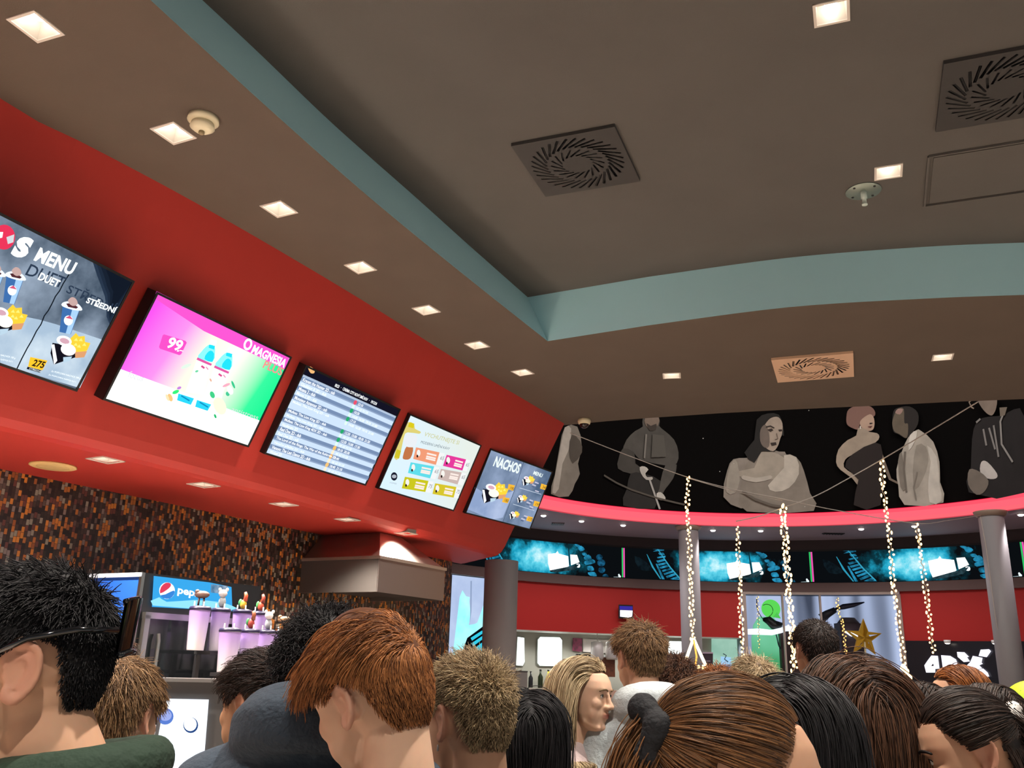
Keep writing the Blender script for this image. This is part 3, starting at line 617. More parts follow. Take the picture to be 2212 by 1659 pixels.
# --- screen three: the timetable
t = screen_thing(S3, 'menu screen showing the film timetable with blue and grey rows')
c = Canvas(S3); c.rect(B, -SH+B, SW-B, -B, em('c8dcf4', 1.05)); lt = Canvas(S3, .006); hd = .062
c.rect(B, -hd, SW-B, -B, em('171627', .8)); c.rect(B, -hd-.012, SW-B, -hd, em('aebfd6', 1.)); wt = em('fbfeff', 1.3); ft = em('eef8ff', 1.2)
c.poly([(665, 793), (671, 792), (679, 799), (678, 806), (671, 806), (667, 800)], em('f3b878', 1.0), 2)
lt.textab('00:23   ·   CINEMA CITY NOVÝ SMÍCHOV   ·   19/12/24', (.33, -.05), np.array([.49, 0]), .027, wt, .015)
films = [('Kraven the Hunter 2D - sub', '23:10', 'e8506a'), ('Moana 2 - dub', '10:20', '28a86c'), ('Monsieur Aznavour 2D - sub', '17:10', '28a86c'), ('Mufasa: The Lion King 2D - dub', '12:20  15:00  18:30  21:20', '28a86c'), ('Mufasa: The Lion King 4DX 2D - dub', '12:20  15:00  17:30', '28a86c'),
         ('Red One 2D - dub', '18:10  20:30', 'f3c06a'), ('The Lord of the Rings: The War of the Rohirrim 2D', '19:40', 'f3b86a'), ('Venom: The Last Dance 2D - dub', '18:40  21:10', 'f3c47a')]
sub = ['Gladiátor II 2D - dub', 'Moana 2 3D - dub', 'Mufasa: The Lion King 2D - sub', 'Mufasa: The Lion King 3D - dub', 'Nosferatu 2D', 'Red One 2D - sub', 'Vánoční příběhy 2D - dub', 'Wicked 2D']
y = -hd-.014; rh = (SH-B-hd-.014)/17
for k, (nm, tm, colr) in enumerate(films):
    c.rect(B, y-rh, SW-B, y, em('7990b4', .95)); c.rect(B, y-rh, SW-B, y-rh*.72, em('93a8c8', .95))
    L = min(.62, .0128*len(nm)); lt.textab(nm, (.03, y-rh*.85), np.array([L, 0]), rh*.72, wt, .012); ax_ = .60
    c.circ(ax_, y-rh/2, .017, em(colr, 1.)); lt.textab(tm, (ax_+.03, y-rh*.8), np.array([.0115*len(tm), 0]), rh*.6, wt, .01); y -= rh
    n = 2 if k == 2 else 1; lt.textab(sub[k], (.03, y-rh*.85), np.array([min(.4, .0125*len(sub[k])), 0]), rh*.66, ft, .01); lt.textab('14:00  16:20  19:10  21:00', (ax_+.03, y-rh*.8), np.array([.30 if k in (1, 2) else .14, 0]), rh*.55, ft, .01)
    c.circ(ax_, y-rh/2, .014, em('d6f4e6' if k < 5 else 'fbe3c4', 1.1)); y -= rh*n
c.build('picture', t); lt.build('lettering', t)
# --- screen four: coffee menu
t = screen_thing(S4, 'menu screen with a pale coffee menu of six coloured price boxes')
c = Canvas(S4); base = BASE[t.name][0]; c.rect(B, -SH+B, SW-B, -B, ramp_on(S4, base, [(0, 'd9f0ff'), (1, 'e3ebe4')], .1, -.6, .9, -.05, .98)); lt = Canvas(S4, .014)
c.poly([(880, 912), (894, 915), (896, 926), (908, 932), (905, 937), (880, 934), (872, 945), (862, 990), (851, 989), (858, 962), (872, 930)], em('e0d277', .95), 2); c.poly([(884, 912), (895, 915), (893, 925), (881, 922)], em('dccb1e', .95)); c.poly([(857, 970), (866, 974), (862, 990), (851, 988)], em('d2c52c', .95))
c.poly([(878, 964), (892, 967), (886, 990), (872, 992), (870, 985)], em('c8794a', .9), 3); c.poly([(880, 936), (900, 942), (896, 964), (876, 964), (872, 950)], em('e4e9ee', 1.), 3)
for L, h in (([(898, 966), (949, 977), (941, 1004), (892, 991)], 'ee9a76'), ([(964, 982), (1006, 992), (998, 1016), (956, 1006)], 'e23a9a'), ([(886, 998), (937, 1007), (928, 1033), (880, 1021)], '5fd9e6'), ([(951, 1012), (996, 1020), (987, 1046), (944, 1034)], 'c9b4ae'), ([(873, 1029), (924, 1038), (917, 1062), (866, 1054)], 'c8c41f'), ([(938, 1043), (984, 1051), (978, 1074), (932, 1066)], 'd3c22c')):
    P = np.array(L, float); w = P[1]-P[0]; e = P[3]-P[0]; Q = [tuple(P[0]), tuple(P[1]+w*.22), tuple(P[2]+w*.22), tuple(P[3])]; c.poly(Q, em('eef0f0', 1.)); c.poly(L, em(h, .98))
    z = P[0]+w*.16+e*.42; c.ell(z[0], z[1], 4, 7, em('f0eee8', 1.)); z = P[0]+w*.14+e*.7; c.ell(z[0], z[1], 2, 3, em('3a2a26', .8))
    for k, v_ in ((.3, .3), (.55, .6), (.72, .6)): z0 = P[0]+w*.5+e*k; z1 = P[0]+w*.9+e*(k+.02); c.line([tuple(z0), tuple(z1)], .014, em('f8e8e0', 1.))
    z0 = P[1]+w*.03+e*.55; z1 = P[1]+w*.17+e*.57; lt.text('75' if h in ('c8c41f', 'd3c22c') else '65', tuple(z0), tuple(z1), (z0[0]+2, z0[1]-8), em('7d7f86', .9))
c.ell(849, 1028, 7, 9, em('1d1f30', .8)); c.ell(849, 1028, 5, 4, em('aeb4bf', 1.)); c.build('picture', t)
lt.text('VYCHUTNEJTE SI', (911, 943), (986, 962), (914, 931), em('cfd09a', .95), .01); lt.text('MODERNÍ UMĚNÍ KÁVY', (905, 956), (967, 971), (907, 948), em('6a7a86', .9)); lt.text('COFFEE', (838, 1042), (853, 1045), (838, 1039), em('9aa6b0', .9)); lt.build('lettering', t)
# --- screen five: nachos
t = screen_thing(S5, 'rightmost menu screen with the word NACHOS on blue stone')
c = Canvas(S5); c.rect(B, -SH+B, SW-B, -B, em_noise('4e6480', 'a6b8d8', .95, 2.6, .3, .75, 7)); c.poly([(1010, 1100), (1026, 1052), (1060, 1075), (1110, 1060), (1086, 1118), (1062, 1122)], em_noise('8fa4cb', 'b6c6e6', .95, 4))
c.line([(1131, 998), (1118, 1040), (1086, 1128)], .006, em('3d4f6a', .8)); c2 = Canvas(S5, .008); nachos(c2, 1044, 1040, .66, 'fbfbe0'); nachos(c2, 1128, 1026, .32, 'f7f6d8'); nachos(c2, 1116, 1067, .26, 'f7f6d8'); nachos(c2, 1099, 1102, .26, 'f7f6d8')
for L in ([(1095, 1044), (1109, 1047), (1105, 1059), (1093, 1055)], [(1084, 1072), (1098, 1075), (1093, 1086), (1081, 1083)], [(1166, 1043), (1178, 1047), (1174, 1057), (1163, 1054)], [(1151, 1080), (1163, 1083), (1159, 1094), (1148, 1091)], [(1136, 1113), (1148, 1116), (1144, 1126), (1133, 1123)]): c2.poly(L, em('f2b73a', 1.))
for x, y in ((1146, 1045), (1152, 1040), (1134, 1083), (1140, 1078), (1122, 1118), (1128, 1112), (1152, 1058), (1140, 1092)): c2.line([(x, y), (x+8, y+3)], .012, em('c9c7dc', .95)); c2.line([(x-1, y+4), (x+5, y+6)], .010, em('5c6a8c', .9))
c2.line([(1118, 1052), (1165, 1066)], .006, em('c2cfe2', .95)); c2.line([(1104, 1087), (1150, 1101)], .006, em('c2cfe2', .95))
c.build('picture', t); c2.build('food_picture', t); lt = Canvas(S5, .024); w5 = em('e8f6f2', 1.05)
lt.text('NACHOS', (1060, 1005), (1115, 1022), (1068, 983), w5, .04); lt.text('MENU', (1147, 1023), (1166, 1030), (1150, 1015), w5, .03)
for s_, x, y in (('190', 1097, 1055), ('180', 1085, 1081), ('340', 1167, 1053), ('195', 1152, 1090), ('175', 1137, 1122)): lt.text(s_, (x, y), (x+8, y+2.6), (x+2, y-6), em('4a3a1c', .8))
lt.build('lettering', t)
# ================================================================== HALL: LED RING, MURAL, SIGNS
LC = Cyl(CR, RW-.03, .10); LC.lay = .002
aL1, aL2 = LC.inv(1346, 1215)[0], LC.inv(1753, 1215)[0]; LL = aL2-aL1; zc0, zc1 = zl0+.01, zl1-.035
def LP(x, y): return LC.inv(x, y)
lab = ['lit screen of the ring left of the first green and pink line, beside the bulkhead', 'lit screen of the ring between the two green and pink lines', 'lit screen of the ring right of the second green and pink line', 'last lit screen of the ring behind the right column']
C6 = lambda x, y: (1110+x/5.821, 1150+y/5.821)
def em_blob(ctr, tan, ra, rb, base):
    mt = bpy.data.materials.new('picture_cloud'); mt.use_nodes = True; nt = mt.node_tree; nt.nodes.clear(); N = nt.nodes.new; L = nt.links.new
    tc = N('ShaderNodeTexCoord'); q = np.array(ctr)-base; sub = N('ShaderNodeVectorMath'); sub.operation = 'SUBTRACT'; sub.inputs[1].default_value = tuple(q); L(tc.outputs['Object'], sub.inputs[0])
    dt = N('ShaderNodeVectorMath'); dt.operation = 'DOT_PRODUCT'; dt.inputs[1].default_value = tuple(np.array(tan)/ra); L(sub.outputs[0], dt.inputs[0])
    dz = N('ShaderNodeVectorMath'); dz.operation = 'DOT_PRODUCT'; dz.inputs[1].default_value = (0, 0, 1/rb); L(sub.outputs[0], dz.inputs[0])
    cb = N('ShaderNodeCombineXYZ'); L(dt.outputs['Value'], cb.inputs[0]); L(dz.outputs['Value'], cb.inputs[1]); ln = N('ShaderNodeVectorMath'); ln.operation = 'LENGTH'; L(cb.outputs[0], ln.inputs[0])
    no = N('ShaderNodeTexNoise'); no.inputs['Scale'].default_value = 3.2; no.inputs['Detail'].default_value = 7; no.inputs['Roughness'].default_value = .62; L(tc.outputs['Object'], no.inputs['Vector'])
    ma = N('ShaderNodeMath'); ma.operation = 'MULTIPLY_ADD'; ma.inputs[1].default_value = 1.5; L(no.outputs['Fac'], ma.inputs[0]); sb = N('ShaderNodeMath'); sb.operation = 'SUBTRACT'; L(ln.outputs['Value'], sb.inputs[0]); sb.inputs[1].default_value = .75; L(sb.outputs[0], ma.inputs[2])
    r = N('ShaderNodeValToRGB'); st = [(0, 'd2f6fb'), (.28, '5fd0e6'), (.52, '1f9fc0'), (.78, '0a3844'), (1, '0a0d10')]
    while len(r.color_ramp.elements) < 5: r.color_ramp.elements.new(.5)
    for e, (p, h) in zip(r.color_ramp.elements, st): e.position = p; e.color = (*lin(h), 1)
    e = N('ShaderNodeEmission'); o = N('ShaderNodeOutputMaterial'); L(ma.outputs[0], r.inputs[0]); L(r.outputs[0], e.inputs[0]); L(e.outputs[0], o.inputs[0]); return mt
D_CY = em_noise('06181c', '2fb6d2', 1.0, 4.5, .32, .62, 6); D_BL = em_noise('0a2c3a', '2c9cc8', 1.0, 9, .3, .7)
A_END = LC.inv(2212, 1200)[0]+1.2
for k in range(-1, 3):
    a0 = aL1+(k)*LL; a1 = min(a0+LL, A_END) if k == 2 else a0+LL
    if k == -1: a0 = aL1-LL
    cp = LC.pt((a0+a1)/2, zl0, .02); t = thing('led_screen', cp, lab[k+1], 'screen', 'lit screens of the round hall')
    c = Canvas(LC, .0); bc = LC.inv(*C6(330, 330))+np.array([(k+1)*LL, 0]); tg = LC.pt(bc[0]+.1, 0)-LC.pt(bc[0]-.1, 0); tg /= np.linalg.norm(tg)
    c.rect(a0, zc0, a1, zc1, em_blob(LC.pt(bc[0], (zc0+zc1)/2), tg, .95, .42, cp)); c.build('panel', t); c = Canvas(LC, .008)
    def put_(L, m, off, sm=0):
        P = [LC.inv(*p)+np.array([off, 0]) for p in L]
        if min(p[0] for p in P) < a0-.02 or max(p[0] for p in P) > a1+.02: P = [np.array([min(max(p[0], a0+.01), a1-.01), p[1]]) for p in P]
        P = [np.array([p[0], min(max(p[1], zc0+.004), zc1-.004)]) for p in P]
        if max(p[0] for p in P)-min(p[0] for p in P) < .02: return
        c.ab([smoothloop(P, sm) if sm else P], m)
    o = (k+1)*LL        # the left-hand picture repeats to the right
    put_([C6(*p) for p in [(425, 275), (525, 262), (545, 235), (560, 268), (680, 300), (690, 425), (620, 455), (450, 480), (430, 400)]], em('ffffff', 1.6), o)
    put_([C6(*p) for p in [(705, 280), (790, 285), (822, 375), (715, 415)]], em('fff4ea', 1.5), o); put_([C6(*p) for p in [(785, 395), (825, 400), (825, 440), (790, 440)]], em('e8eef2', 1.3), o, 2)
    put_([C6(*p) for p in [(672, 135), (684, 135), (706, 410), (692, 410)]], em('10303a', .8), o)
    put_([C6(*p) for p in [(690, 430), (820, 400), (760, 470), (560, 500), (460, 500), (440, 480)]], em_noise('0c1a1e', '35525c', .9, 12), o)
    for L in ([(755, 138), (795, 138), (830, 175), (790, 185)], [(795, 190), (840, 170), (885, 215), (830, 240)], [(848, 262), (895, 258), (920, 300), (865, 292)], [(872, 315), (935, 280), (970, 335), (895, 350)], [(880, 365), (985, 340), (1015, 385), (900, 410)], [(915, 430), (975, 425), (1000, 480), (925, 480)], [(920, 505), (1005, 500), (1035, 560), (950, 560)]): put_([C6(*p) for p in L], D_BL, o, 2)
    for x, y, r in ((1065, 315, 42), (1090, 385, 52), (1095, 475, 45), (1140, 560, 40)): put_([C6(x+r*math.cos(a), y+r*math.sin(a)*.9) for a in np.linspace(0, 6.28, 10)[:-1]], em_noise('0a2030', '1e6a92', .9, 14), o)
    put_([C6(*p) for p in [(1243, 562), (1300, 562), (1300, 578), (1243, 578)]], em('c8dde4', 1.), o); put_([C6(*p) for p in [(1300, 530), (1312, 522), (1335, 555), (1335, 580), (1305, 572)]], em('dfeef2', 1.1), o)
    o2 = k*LL           # the rungs on the left of each screen
    for L in ([(1735, 195), (1790, 200), (1880, 215), (1880, 235), (1740, 245), (1790, 222)], [(1805, 262), (1870, 258), (1890, 285), (1825, 290)], [(1790, 315), (1850, 300), (1900, 298), (1895, 320), (1800, 330)], [(1780, 360), (1890, 335), (1905, 358), (1800, 385)], [(1800, 400), (1910, 378), (1920, 400), (1815, 425)], [(1820, 440), (1935, 410), (1945, 435), (1835, 462)], [(1850, 480), (1960, 450), (1975, 470), (1862, 502)], [(1870, 520), (1985, 480), (2000, 505), (1885, 540)], [(1900, 555), (2010, 515), (2030, 540), (1915, 580)], [(1950, 590), (2040, 555), (2060, 580), (1990, 608)], [(2000, 605), (2070, 585), (2100, 605)]): put_([C6(*p) for p in L], D_BL, o2)
    put_([C6(*p) for p in [(1770, 400), (1790, 400), (1885, 595), (1850, 595)]], D_BL, o2); put_([C6(*p) for p in [(1655, 280), (1662, 280), (1745, 440), (1840, 590), (1825, 590), (1720, 440)]], em('2f9ab8', .9), o2); put_([C6(*p) for p in [(1790, 200), (1800, 200), (1960, 440), (2090, 590), (2075, 595), (1940, 440)]], em('37a5c5', .9), o2)
    put_([C6(*p) for p in [(1500, 300), (1650, 380), (1720, 480), (1560, 470)]], em_noise('0b1116', '16262e', .8, 10), o2, 2)
    c.build('picture', t)
    if k < 2:
        c = Canvas(LC, .022); c.rect(a1-.035, zc0+.01, a1-.008, zc1-.01, em('2fbf62', 1.)); c.rect(a1-.004, zc0+.01, a1+.024, zc1-.01, em('e84fae', 1.)); c.build('edge_line', t)
# tall screen left of the column
TS = Cyl(CR, RW-.02, .12); TS.lay = .003
a0, a1 = TS.inv(972, 1300)[0], TS.inv(1112, 1300)[0]; t = thing('tall_screen', TS.pt((a0+a1)/2, 0, .05), 'tall lit screen with pale cyan shapes, half behind the first column', 'screen')
MB().add(*(lambda N: ([TS.pt(a0+(a1-a0)*i/N, z, o) for o in (-.03, .0) for z in (0, zr1-.01) for i in range(N+1)], [(i, i+1, N+2+i, N+1+i) for i in range(N)]+[(2*N+2+i, 2*N+3+i, 3*N+4+i, 3*N+3+i) for i in range(N)]))(12), M_BLACK).build('casing', t)
c = Canvas(TS, .004); zt = zr1-.02; c.rect(a0+.015, .3, a1-.015, zt, em_noise('9fb2da', 'c3d2ee', 1.0, 1.5)); cyn = em_noise('8ff0fa', 'b9fbff', 1.05, 3)
c.poly([(998, 1275), (1006, 1288), (1014, 1290), (1013, 1300), (1016, 1325), (1012, 1350), (1024, 1348), (1044, 1338), (1052, 1350), (1044, 1370), (1010, 1392), (1000, 1410), (985, 1432), (974, 1432), (980, 1390), (986, 1340), (992, 1290)], cyn)
c.poly([(1030, 1345), (1044, 1305), (1052, 1310), (1050, 1345), (1040, 1352)], cyn); c.poly([(1000, 1400), (1008, 1378), (1030, 1362), (1046, 1350), (1060, 1352), (1060, 1432), (990, 1432)], em('0c1014', .6))
for L in ([(1015, 1378), (1040, 1362), (1042, 1368), (1018, 1384)], [(1016, 1390), (1040, 1374), (1042, 1380), (1020, 1396)], [(1026, 1398), (1042, 1386), (1046, 1410), (1030, 1408)]): c.poly(L, em('35c6e0', 1.))
c.poly([(1014, 1255), (1017, 1255), (1016, 1320), (1013, 1345)], em('8ea0c2', .95)); c.build('picture', t)
# mural figures: plain, anonymous people in grey
c = Canvas(BAN, .0); c.rect(BAN.inv(1180, 1000)[0]-1.5, zP1+.015, BAN.inv(2212, 900)[0]+2.5, CAMZ+5.0, bm_); G = lambda h: df(h, .7); fig = {}
def mural(key, L, h, sm=2, var=None): c.poly(L, df(h, .75, var=.13, vscale=5.) if var is None else df(h, .75), sm)
C5 = lambda L: [(1100+x*.27125, 850+y*.27125) for x, y in L]; K6 = lambda L: [(1612+x*.27125, 850+y*.27125) for x, y in L]
# figure 1: pale gown at the left edge
mural(1, C5([(440, 270), (540, 265), (575, 420), (545, 560), (560, 640), (520, 720), (470, 820), (330, 800), (360, 650), (400, 420)]), '8e867c'); mural(1, C5([(440, 270), (490, 280), (470, 450), (420, 560), (390, 760), (340, 790), (370, 600), (410, 400)]), 'c2bab0'); mural(1, C5([(495, 330), (560, 380), (575, 470), (500, 560), (470, 450)]), '5a524a')
# figure 2: standing man in a short grey cape, hands in front, holding a walking cane
mural(2, C5([(1060, 200), (1190, 200), (1190, 260), (1235, 300), (1310, 370), (1345, 470), (1330, 560), (1240, 575), (1040, 530), (985, 470), (900, 470), (930, 370), (1000, 300), (1060, 265)]), '57534e'); mural(2, C5([(900, 440), (990, 470), (1000, 560), (1060, 600), (1060, 640), (960, 640), (860, 600), (865, 520)]), '4a4641'); mural(2, C5([(1240, 570), (1330, 570), (1300, 680), (1240, 760), (1200, 820), (1160, 800), (1200, 700)]), '57534e')
mural(2, C5([(960, 640), (1060, 640), (1200, 700), (1160, 830), (1150, 920), (900, 895), (930, 760)]), '2b2826'); mural(2, C5([(1075, 195), (1185, 195), (1180, 250), (1150, 285), (1110, 285), (1080, 255)]), '8d7b6e'); mural(2, C5([(1085, 240), (1120, 262), (1165, 245), (1160, 290), (1110, 300)]), '453c36')
mural(2, C5([(1030, 590), (1070, 585), (1100, 610), (1075, 640), (1090, 670), (1130, 668), (1130, 690), (1080, 690), (1040, 640)]), 'cfcac2'); mural(2, C5([(1165, 800), (1200, 790), (1235, 830), (1225, 855), (1175, 845)]), 'd8d4cc'); c.line(C5([(1108, 690), (1190, 925)]), .035, df('b9b6b2', .5))
c.line(C5([(740, 655), (840, 715), (960, 770), (1160, 835), (1390, 890)]), .03, df('5d564e', .7)); c.line(C5([(1080, 330), (1065, 520)]), .03, df('8b867f', .7)); c.poly(C5([(1130, 330), (1220, 340), (1240, 510), (1120, 515)]), df('5f5b55', .75))
# figure 3: woman in a pale square-necked dress, looking aside
mural(3, C5([(1780, 530), (1880, 520), (1960, 500), (2000, 440), (2150, 470), (2220, 520), (2212, 940), (2060, 940), (1980, 900), (1840, 920), (1700, 830), (1730, 620)]), '9a9086'); mural(3, K6([(0, 560), (120, 500), (260, 490), (400, 515), (460, 620), (510, 800), (540, 940), (0, 945), (-60, 800)]), '958b80')
mural(3, K6([(-160, 640), (60, 600), (100, 480), (200, 470), (300, 520), (340, 600), (230, 690), (30, 680)]), 'b5aa9c'); mural(3, K6([(300, 500), (400, 515), (420, 650), (340, 760), (230, 790), (170, 740), (300, 600)]), 'd3cabd'); mural(3, C5([(1780, 540), (1810, 560), (1830, 700), (1790, 800), (1720, 790), (1740, 620)]), 'b0a79b'); mural(3, C5([(1860, 660), (1960, 680), (2080, 660), (2080, 690), (1960, 715), (1850, 690)]), 'c9c0b4')
mural(3, K6([(-20, 480), (60, 380), (80, 220), (170, 170), (260, 180), (290, 260), (300, 350), (250, 330), (230, 470), (120, 470), (60, 560)]), '1d1917'); mural(3, K6([(160, 240), (200, 205), (255, 200), (288, 250), (285, 330), (270, 370), (250, 430), (210, 470), (150, 440), (110, 380), (120, 310)]), 'b9a899', 3); mural(3, K6([(110, 300), (150, 260), (180, 330), (180, 430), (140, 440), (108, 390)]), '7d7067', 3)
for L in ([(165, 300), (200, 290), (215, 305), (190, 318)], [(255, 300), (285, 298), (285, 312), (260, 315)], [(190, 405), (235, 400), (240, 420), (200, 428)]): mural(3, K6(L), '3a2d28', 0, 0)
c.line(K6([(155, 280), (190, 272), (222, 288)]), .02, df('2e2420', .7)); c.line(K6([(240, 330), (250, 372), (228, 380)]), .015, df('7a6a5e', .7)); c.line(K6([(-40, 790), (60, 850), (200, 900), (330, 920)]), .04, df('6f655b', .7))
# figure 4: woman with short curled hair in a dark strapless dress
mural(4, K6([(810, 200), (830, 140), (920, 105), (1010, 120), (1045, 165), (1030, 200), (960, 220), (920, 260), (905, 300), (860, 290), (815, 260)]), '8d6a60', 3, 0); mural(4, K6([(940, 215), (1000, 180), (1030, 200), (1040, 250), (1028, 300), (985, 312), (940, 290), (920, 250)]), 'c2a592', 3); mural(4, K6([(905, 290), (960, 295), (1000, 320), (1060, 330), (1080, 360), (1040, 410), (860, 500), (800, 540), (790, 600), (860, 650), (920, 690), (900, 740), (860, 690), (760, 620), (725, 560), (745, 460), (820, 385), (890, 350)]), 'b0a08f')
c.ell(*K6([(925, 285)])[0], 1.6, 3.5, df('e8e2da', .3)); mural(4, K6([(1000, 250), (1025, 248), (1025, 256), (1002, 260)]), '2a211e', 0, 0); mural(4, K6([(985, 280), (1025, 272), (1010, 290)]), '6b3a36', 0, 0); mural(4, K6([(860, 500), (1050, 405), (1110, 500), (1090, 900), (870, 900), (910, 700), (800, 600)]), '251a18', 2, 0); mural(4, K6([(1110, 500), (1180, 690), (1240, 720), (1235, 735), (1160, 700), (1100, 560)]), '7d6f62', 1)
# figure 5: man in a white jacket seen from behind
mural(5, K6([(1200, 160), (1240, 130), (1330, 120), (1400, 170), (1400, 260), (1350, 330), (1300, 370), (1240, 340), (1200, 320), (1190, 250)]), '2a2523', 3, 0); mural(5, K6([(1210, 180), (1235, 140), (1285, 140), (1290, 250), (1320, 260), (1310, 370), (1250, 340), (1205, 315), (1190, 250)]), '6d6254', 3); mural(5, K6([(1215, 170), (1240, 140), (1280, 145), (1255, 185)]), 'ad8d84', 2, 0)
mural(5, K6([(1320, 370), (1390, 308), (1430, 315), (1530, 400), (1580, 560), (1585, 720), (1612, 880), (1290, 900), (1240, 750), (1225, 620), (1270, 480)]), 'bdb5aa'); mural(5, K6([(1390, 430), (1470, 440), (1490, 560), (1440, 700), (1380, 780), (1360, 640)]), 'a39b90'); mural(5, K6([(1480, 430), (1560, 520), (1580, 720), (1600, 870), (1500, 880), (1490, 700), (1510, 560)]), 'd8d2c8'); mural(5, K6([(1240, 560), (1270, 480), (1290, 620), (1300, 780), (1260, 760)]), '8a8278'); mural(5, K6([(1340, 350), (1400, 315), (1380, 400), (1330, 470)]), 'e2ddd4')
c.line(K6([(1300, 480), (1290, 620), (1310, 800)]), .03, df('766e65', .7)); c.line(K6([(1400, 640), (1370, 760), (1390, 860)]), .02, df('8a8279', .7))
# figure 6: seated person in a dark coat, cut by the ceiling edge
mural(6, K6([(1900, 240), (2000, 200), (2120, 190), (2212, 140), (2300, 200), (2300, 800), (1830, 800), (1850, 600), (1860, 380)]), '242122'); mural(6, K6([(1920, 60), (2060, 45), (2065, 130), (2030, 190), (1980, 170), (1930, 110)]), '8f8075', 3); mural(6, K6([(1940, 560), (1990, 560), (2070, 650), (2060, 690), (1990, 690), (1930, 640)]), 'cfcac6', 3); mural(6, K6([(1840, 620), (1930, 640), (2000, 710), (1970, 790), (1900, 820), (1830, 740)]), '7d746b', 3)
for L in ([(1960, 300), (1985, 430)], [(2010, 290), (2060, 460)], [(2050, 270), (2090, 520)], [(1905, 250), (1940, 220)]): c.line(K6(L), .03, df('8f8c8a', .5))
c.line(K6([(2150, 140), (2110, 240), (2120, 420), (2212, 560)]), .03, df('9d9a97', .5)); c.poly(K6([(2105, 130), (2170, 125), (2150, 190), (2110, 200)]), df('7f7468', .7)); c.line(K6([(1890, 60), (1850, 90), (1870, 130), (1890, 140)]), .02, df('a08f80', .6))
for x, y in ((1605, 876), (1580, 988), (1548, 1005), (1750, 875), (1740, 1080), (1510, 935)): c.ell(x+.0, y+20, 1.1, 1.1, df('cfc9c4', .5), 8)
mo = c.build('mural_print', None); tag(mo, 'long black mural print with grey anonymous figures above the pink band', 'mural')
# ================================================================== COUNTER, HOOD, COOLER, CUPS
M_TOP = df('efe6dc', .35)
ct = MB(); i0, i1 = 6, 56
fr_ = [np.array([*(rp[i]-nn[i]*.30), 1.10]) for i in range(i0, i1)]; bk = [np.array([*(rp[i]+nn[i]*.32), 1.10]) for i in range(i0, i1)]
strip(fr_, bk, M_TOP, ct); low = lambda P, z: [np.array([p[0], p[1], z]) for p in P]
strip(low(fr_, 1.06), fr_, M_TOP, ct); strip(bk, low(bk, 1.06), M_TOP, ct)
t = thing('serving_counter', (*((fr_[25]+bk[25])/2)[:2], 0), 'long pale serving counter under the red bulkhead', 'counter')
ct.build('worktop', t); f2 = [np.array([*(rp[i]-nn[i]*.22), 1.06]) for i in range(i0, i1)]; b2 = [np.array([*(rp[i]+nn[i]*.27), 1.06]) for i in range(i0, i1)]
fm_ = strip(low(f2, 0), f2, df('c49a84', .5)); strip(b2, low(b2, 0), df('8c8078', .5), fm_); fm_.build('front_panel', t)
# steel extraction hood on the mosaic wall
W0 = np.array([-1.85, 7.68]); s0 = (W0-wl) @ WD[:2]; zb, zt_ = CAMZ+.51, CAMZ+.769; dp = .80; ln = .955
t = thing('extraction_hood', WP(s0+ln/2, .4, zb), 'steel extraction hood hanging under the red soffit', 'hood')
M_HOOD = df('a59a94', .34, metal=.85); M_HOODL = df('6f6964', .45, metal=.6)
rim = MB()
rim.box(WP(s0, dp/2, (zb+zt_)/2), (WN, WD, ZA), (dp, .012, zt_-zb), M_HOODL); rim.box(WP(s0+ln, dp/2, (zb+zt_)/2), (WN, WD, ZA), (dp, .012, zt_-zb), M_HOODL)
rim.box(WP(s0+ln/2, dp, (zb+zt_)/2), (WN, WD, ZA), (.012, ln+.012, zt_-zb), M_HOOD); rim.build('rim', t)
lip = MB(); lip.box(WP(s0+ln/2, dp+.004, zt_+.012), (WN, WD, ZA), (.03, ln+.03, .024), df('c9beb2', .3, metal=.8)); lip.box(WP(s0, dp/2, zt_+.012), (WN, WD, ZA), (dp, .03, .024), df('c9beb2', .3, metal=.8)); lip.build('lip', t)
MB().add([WP(s0+.01, dp-.01, zb+.03), WP(s0+ln-.01, dp-.01, zb+.03), WP(s0+ln-.01, .02, zb+.03), WP(s0+.01, .02, zb+.03)], [(0, 1, 2, 3)], df('3a3634', .5, metal=.4)).build('filter', t)
zc = SOF-.005; a0_, a1_, d1_ = .22, .52, .62
V = [WP(s0, 0, zt_+.02), WP(s0, dp, zt_+.02), WP(s0+ln, dp, zt_+.02), WP(s0+ln, 0, zt_+.02), WP(s0+a0_, 0, zc), WP(s0+a0_, d1_, zc), WP(s0+a1_, d1_, zc), WP(s0+a1_, 0, zc)]
MB().add(V, [(0, 1, 5, 4), (1, 2, 6, 5), (2, 3, 7, 6)], df('b8a89e', .3, metal=.85)).build('canopy', t)
# drink cooler with a lit sign
def on_wall_par(x, y, off):
    d = ray(x, y)[:2]; P0 = wl+WN[:2]*off; M_ = np.array([[d[0], -WD[0]], [d[1], -WD[1]]]); u, s_ = np.linalg.solve(M_, P0); return s_, CAMZ+ray(x, y)[2]*u
sC, zC = on_wall_par(317, 1237, .82); sE, _ = on_wall_par(566, 1275, .82)
t = thing('drink_cooler', WP((sC+sE)/2, .42, 0), 'dark drink cooler with a lit blue sign and a blue side panel', 'refrigerator')
wd_ = sE-sC; cz = zC
MB().box(WP((sC+sE)/2, .41, cz/2), (WD, WN, ZA), (wd_, .80, cz), df('17181a', .4)).build('cabinet', t)
sd = MB().box(WP(sC-.006, .41, cz/2), (WD, WN, ZA), (.01, .76, cz-.03), df('1f52ad', .4)); sd.build('side_panel', t)
se = MB(); se.box(WP(sC-.012, .80, cz/2), (WD, WN, ZA), (.022, .022, cz), M_STEEL); se.box(WP(sC-.012, .41, cz-.012), (WD, WN, ZA), (.022, .80, .024), df('b9c2d0', .4)); se.build('edge_trim', t)
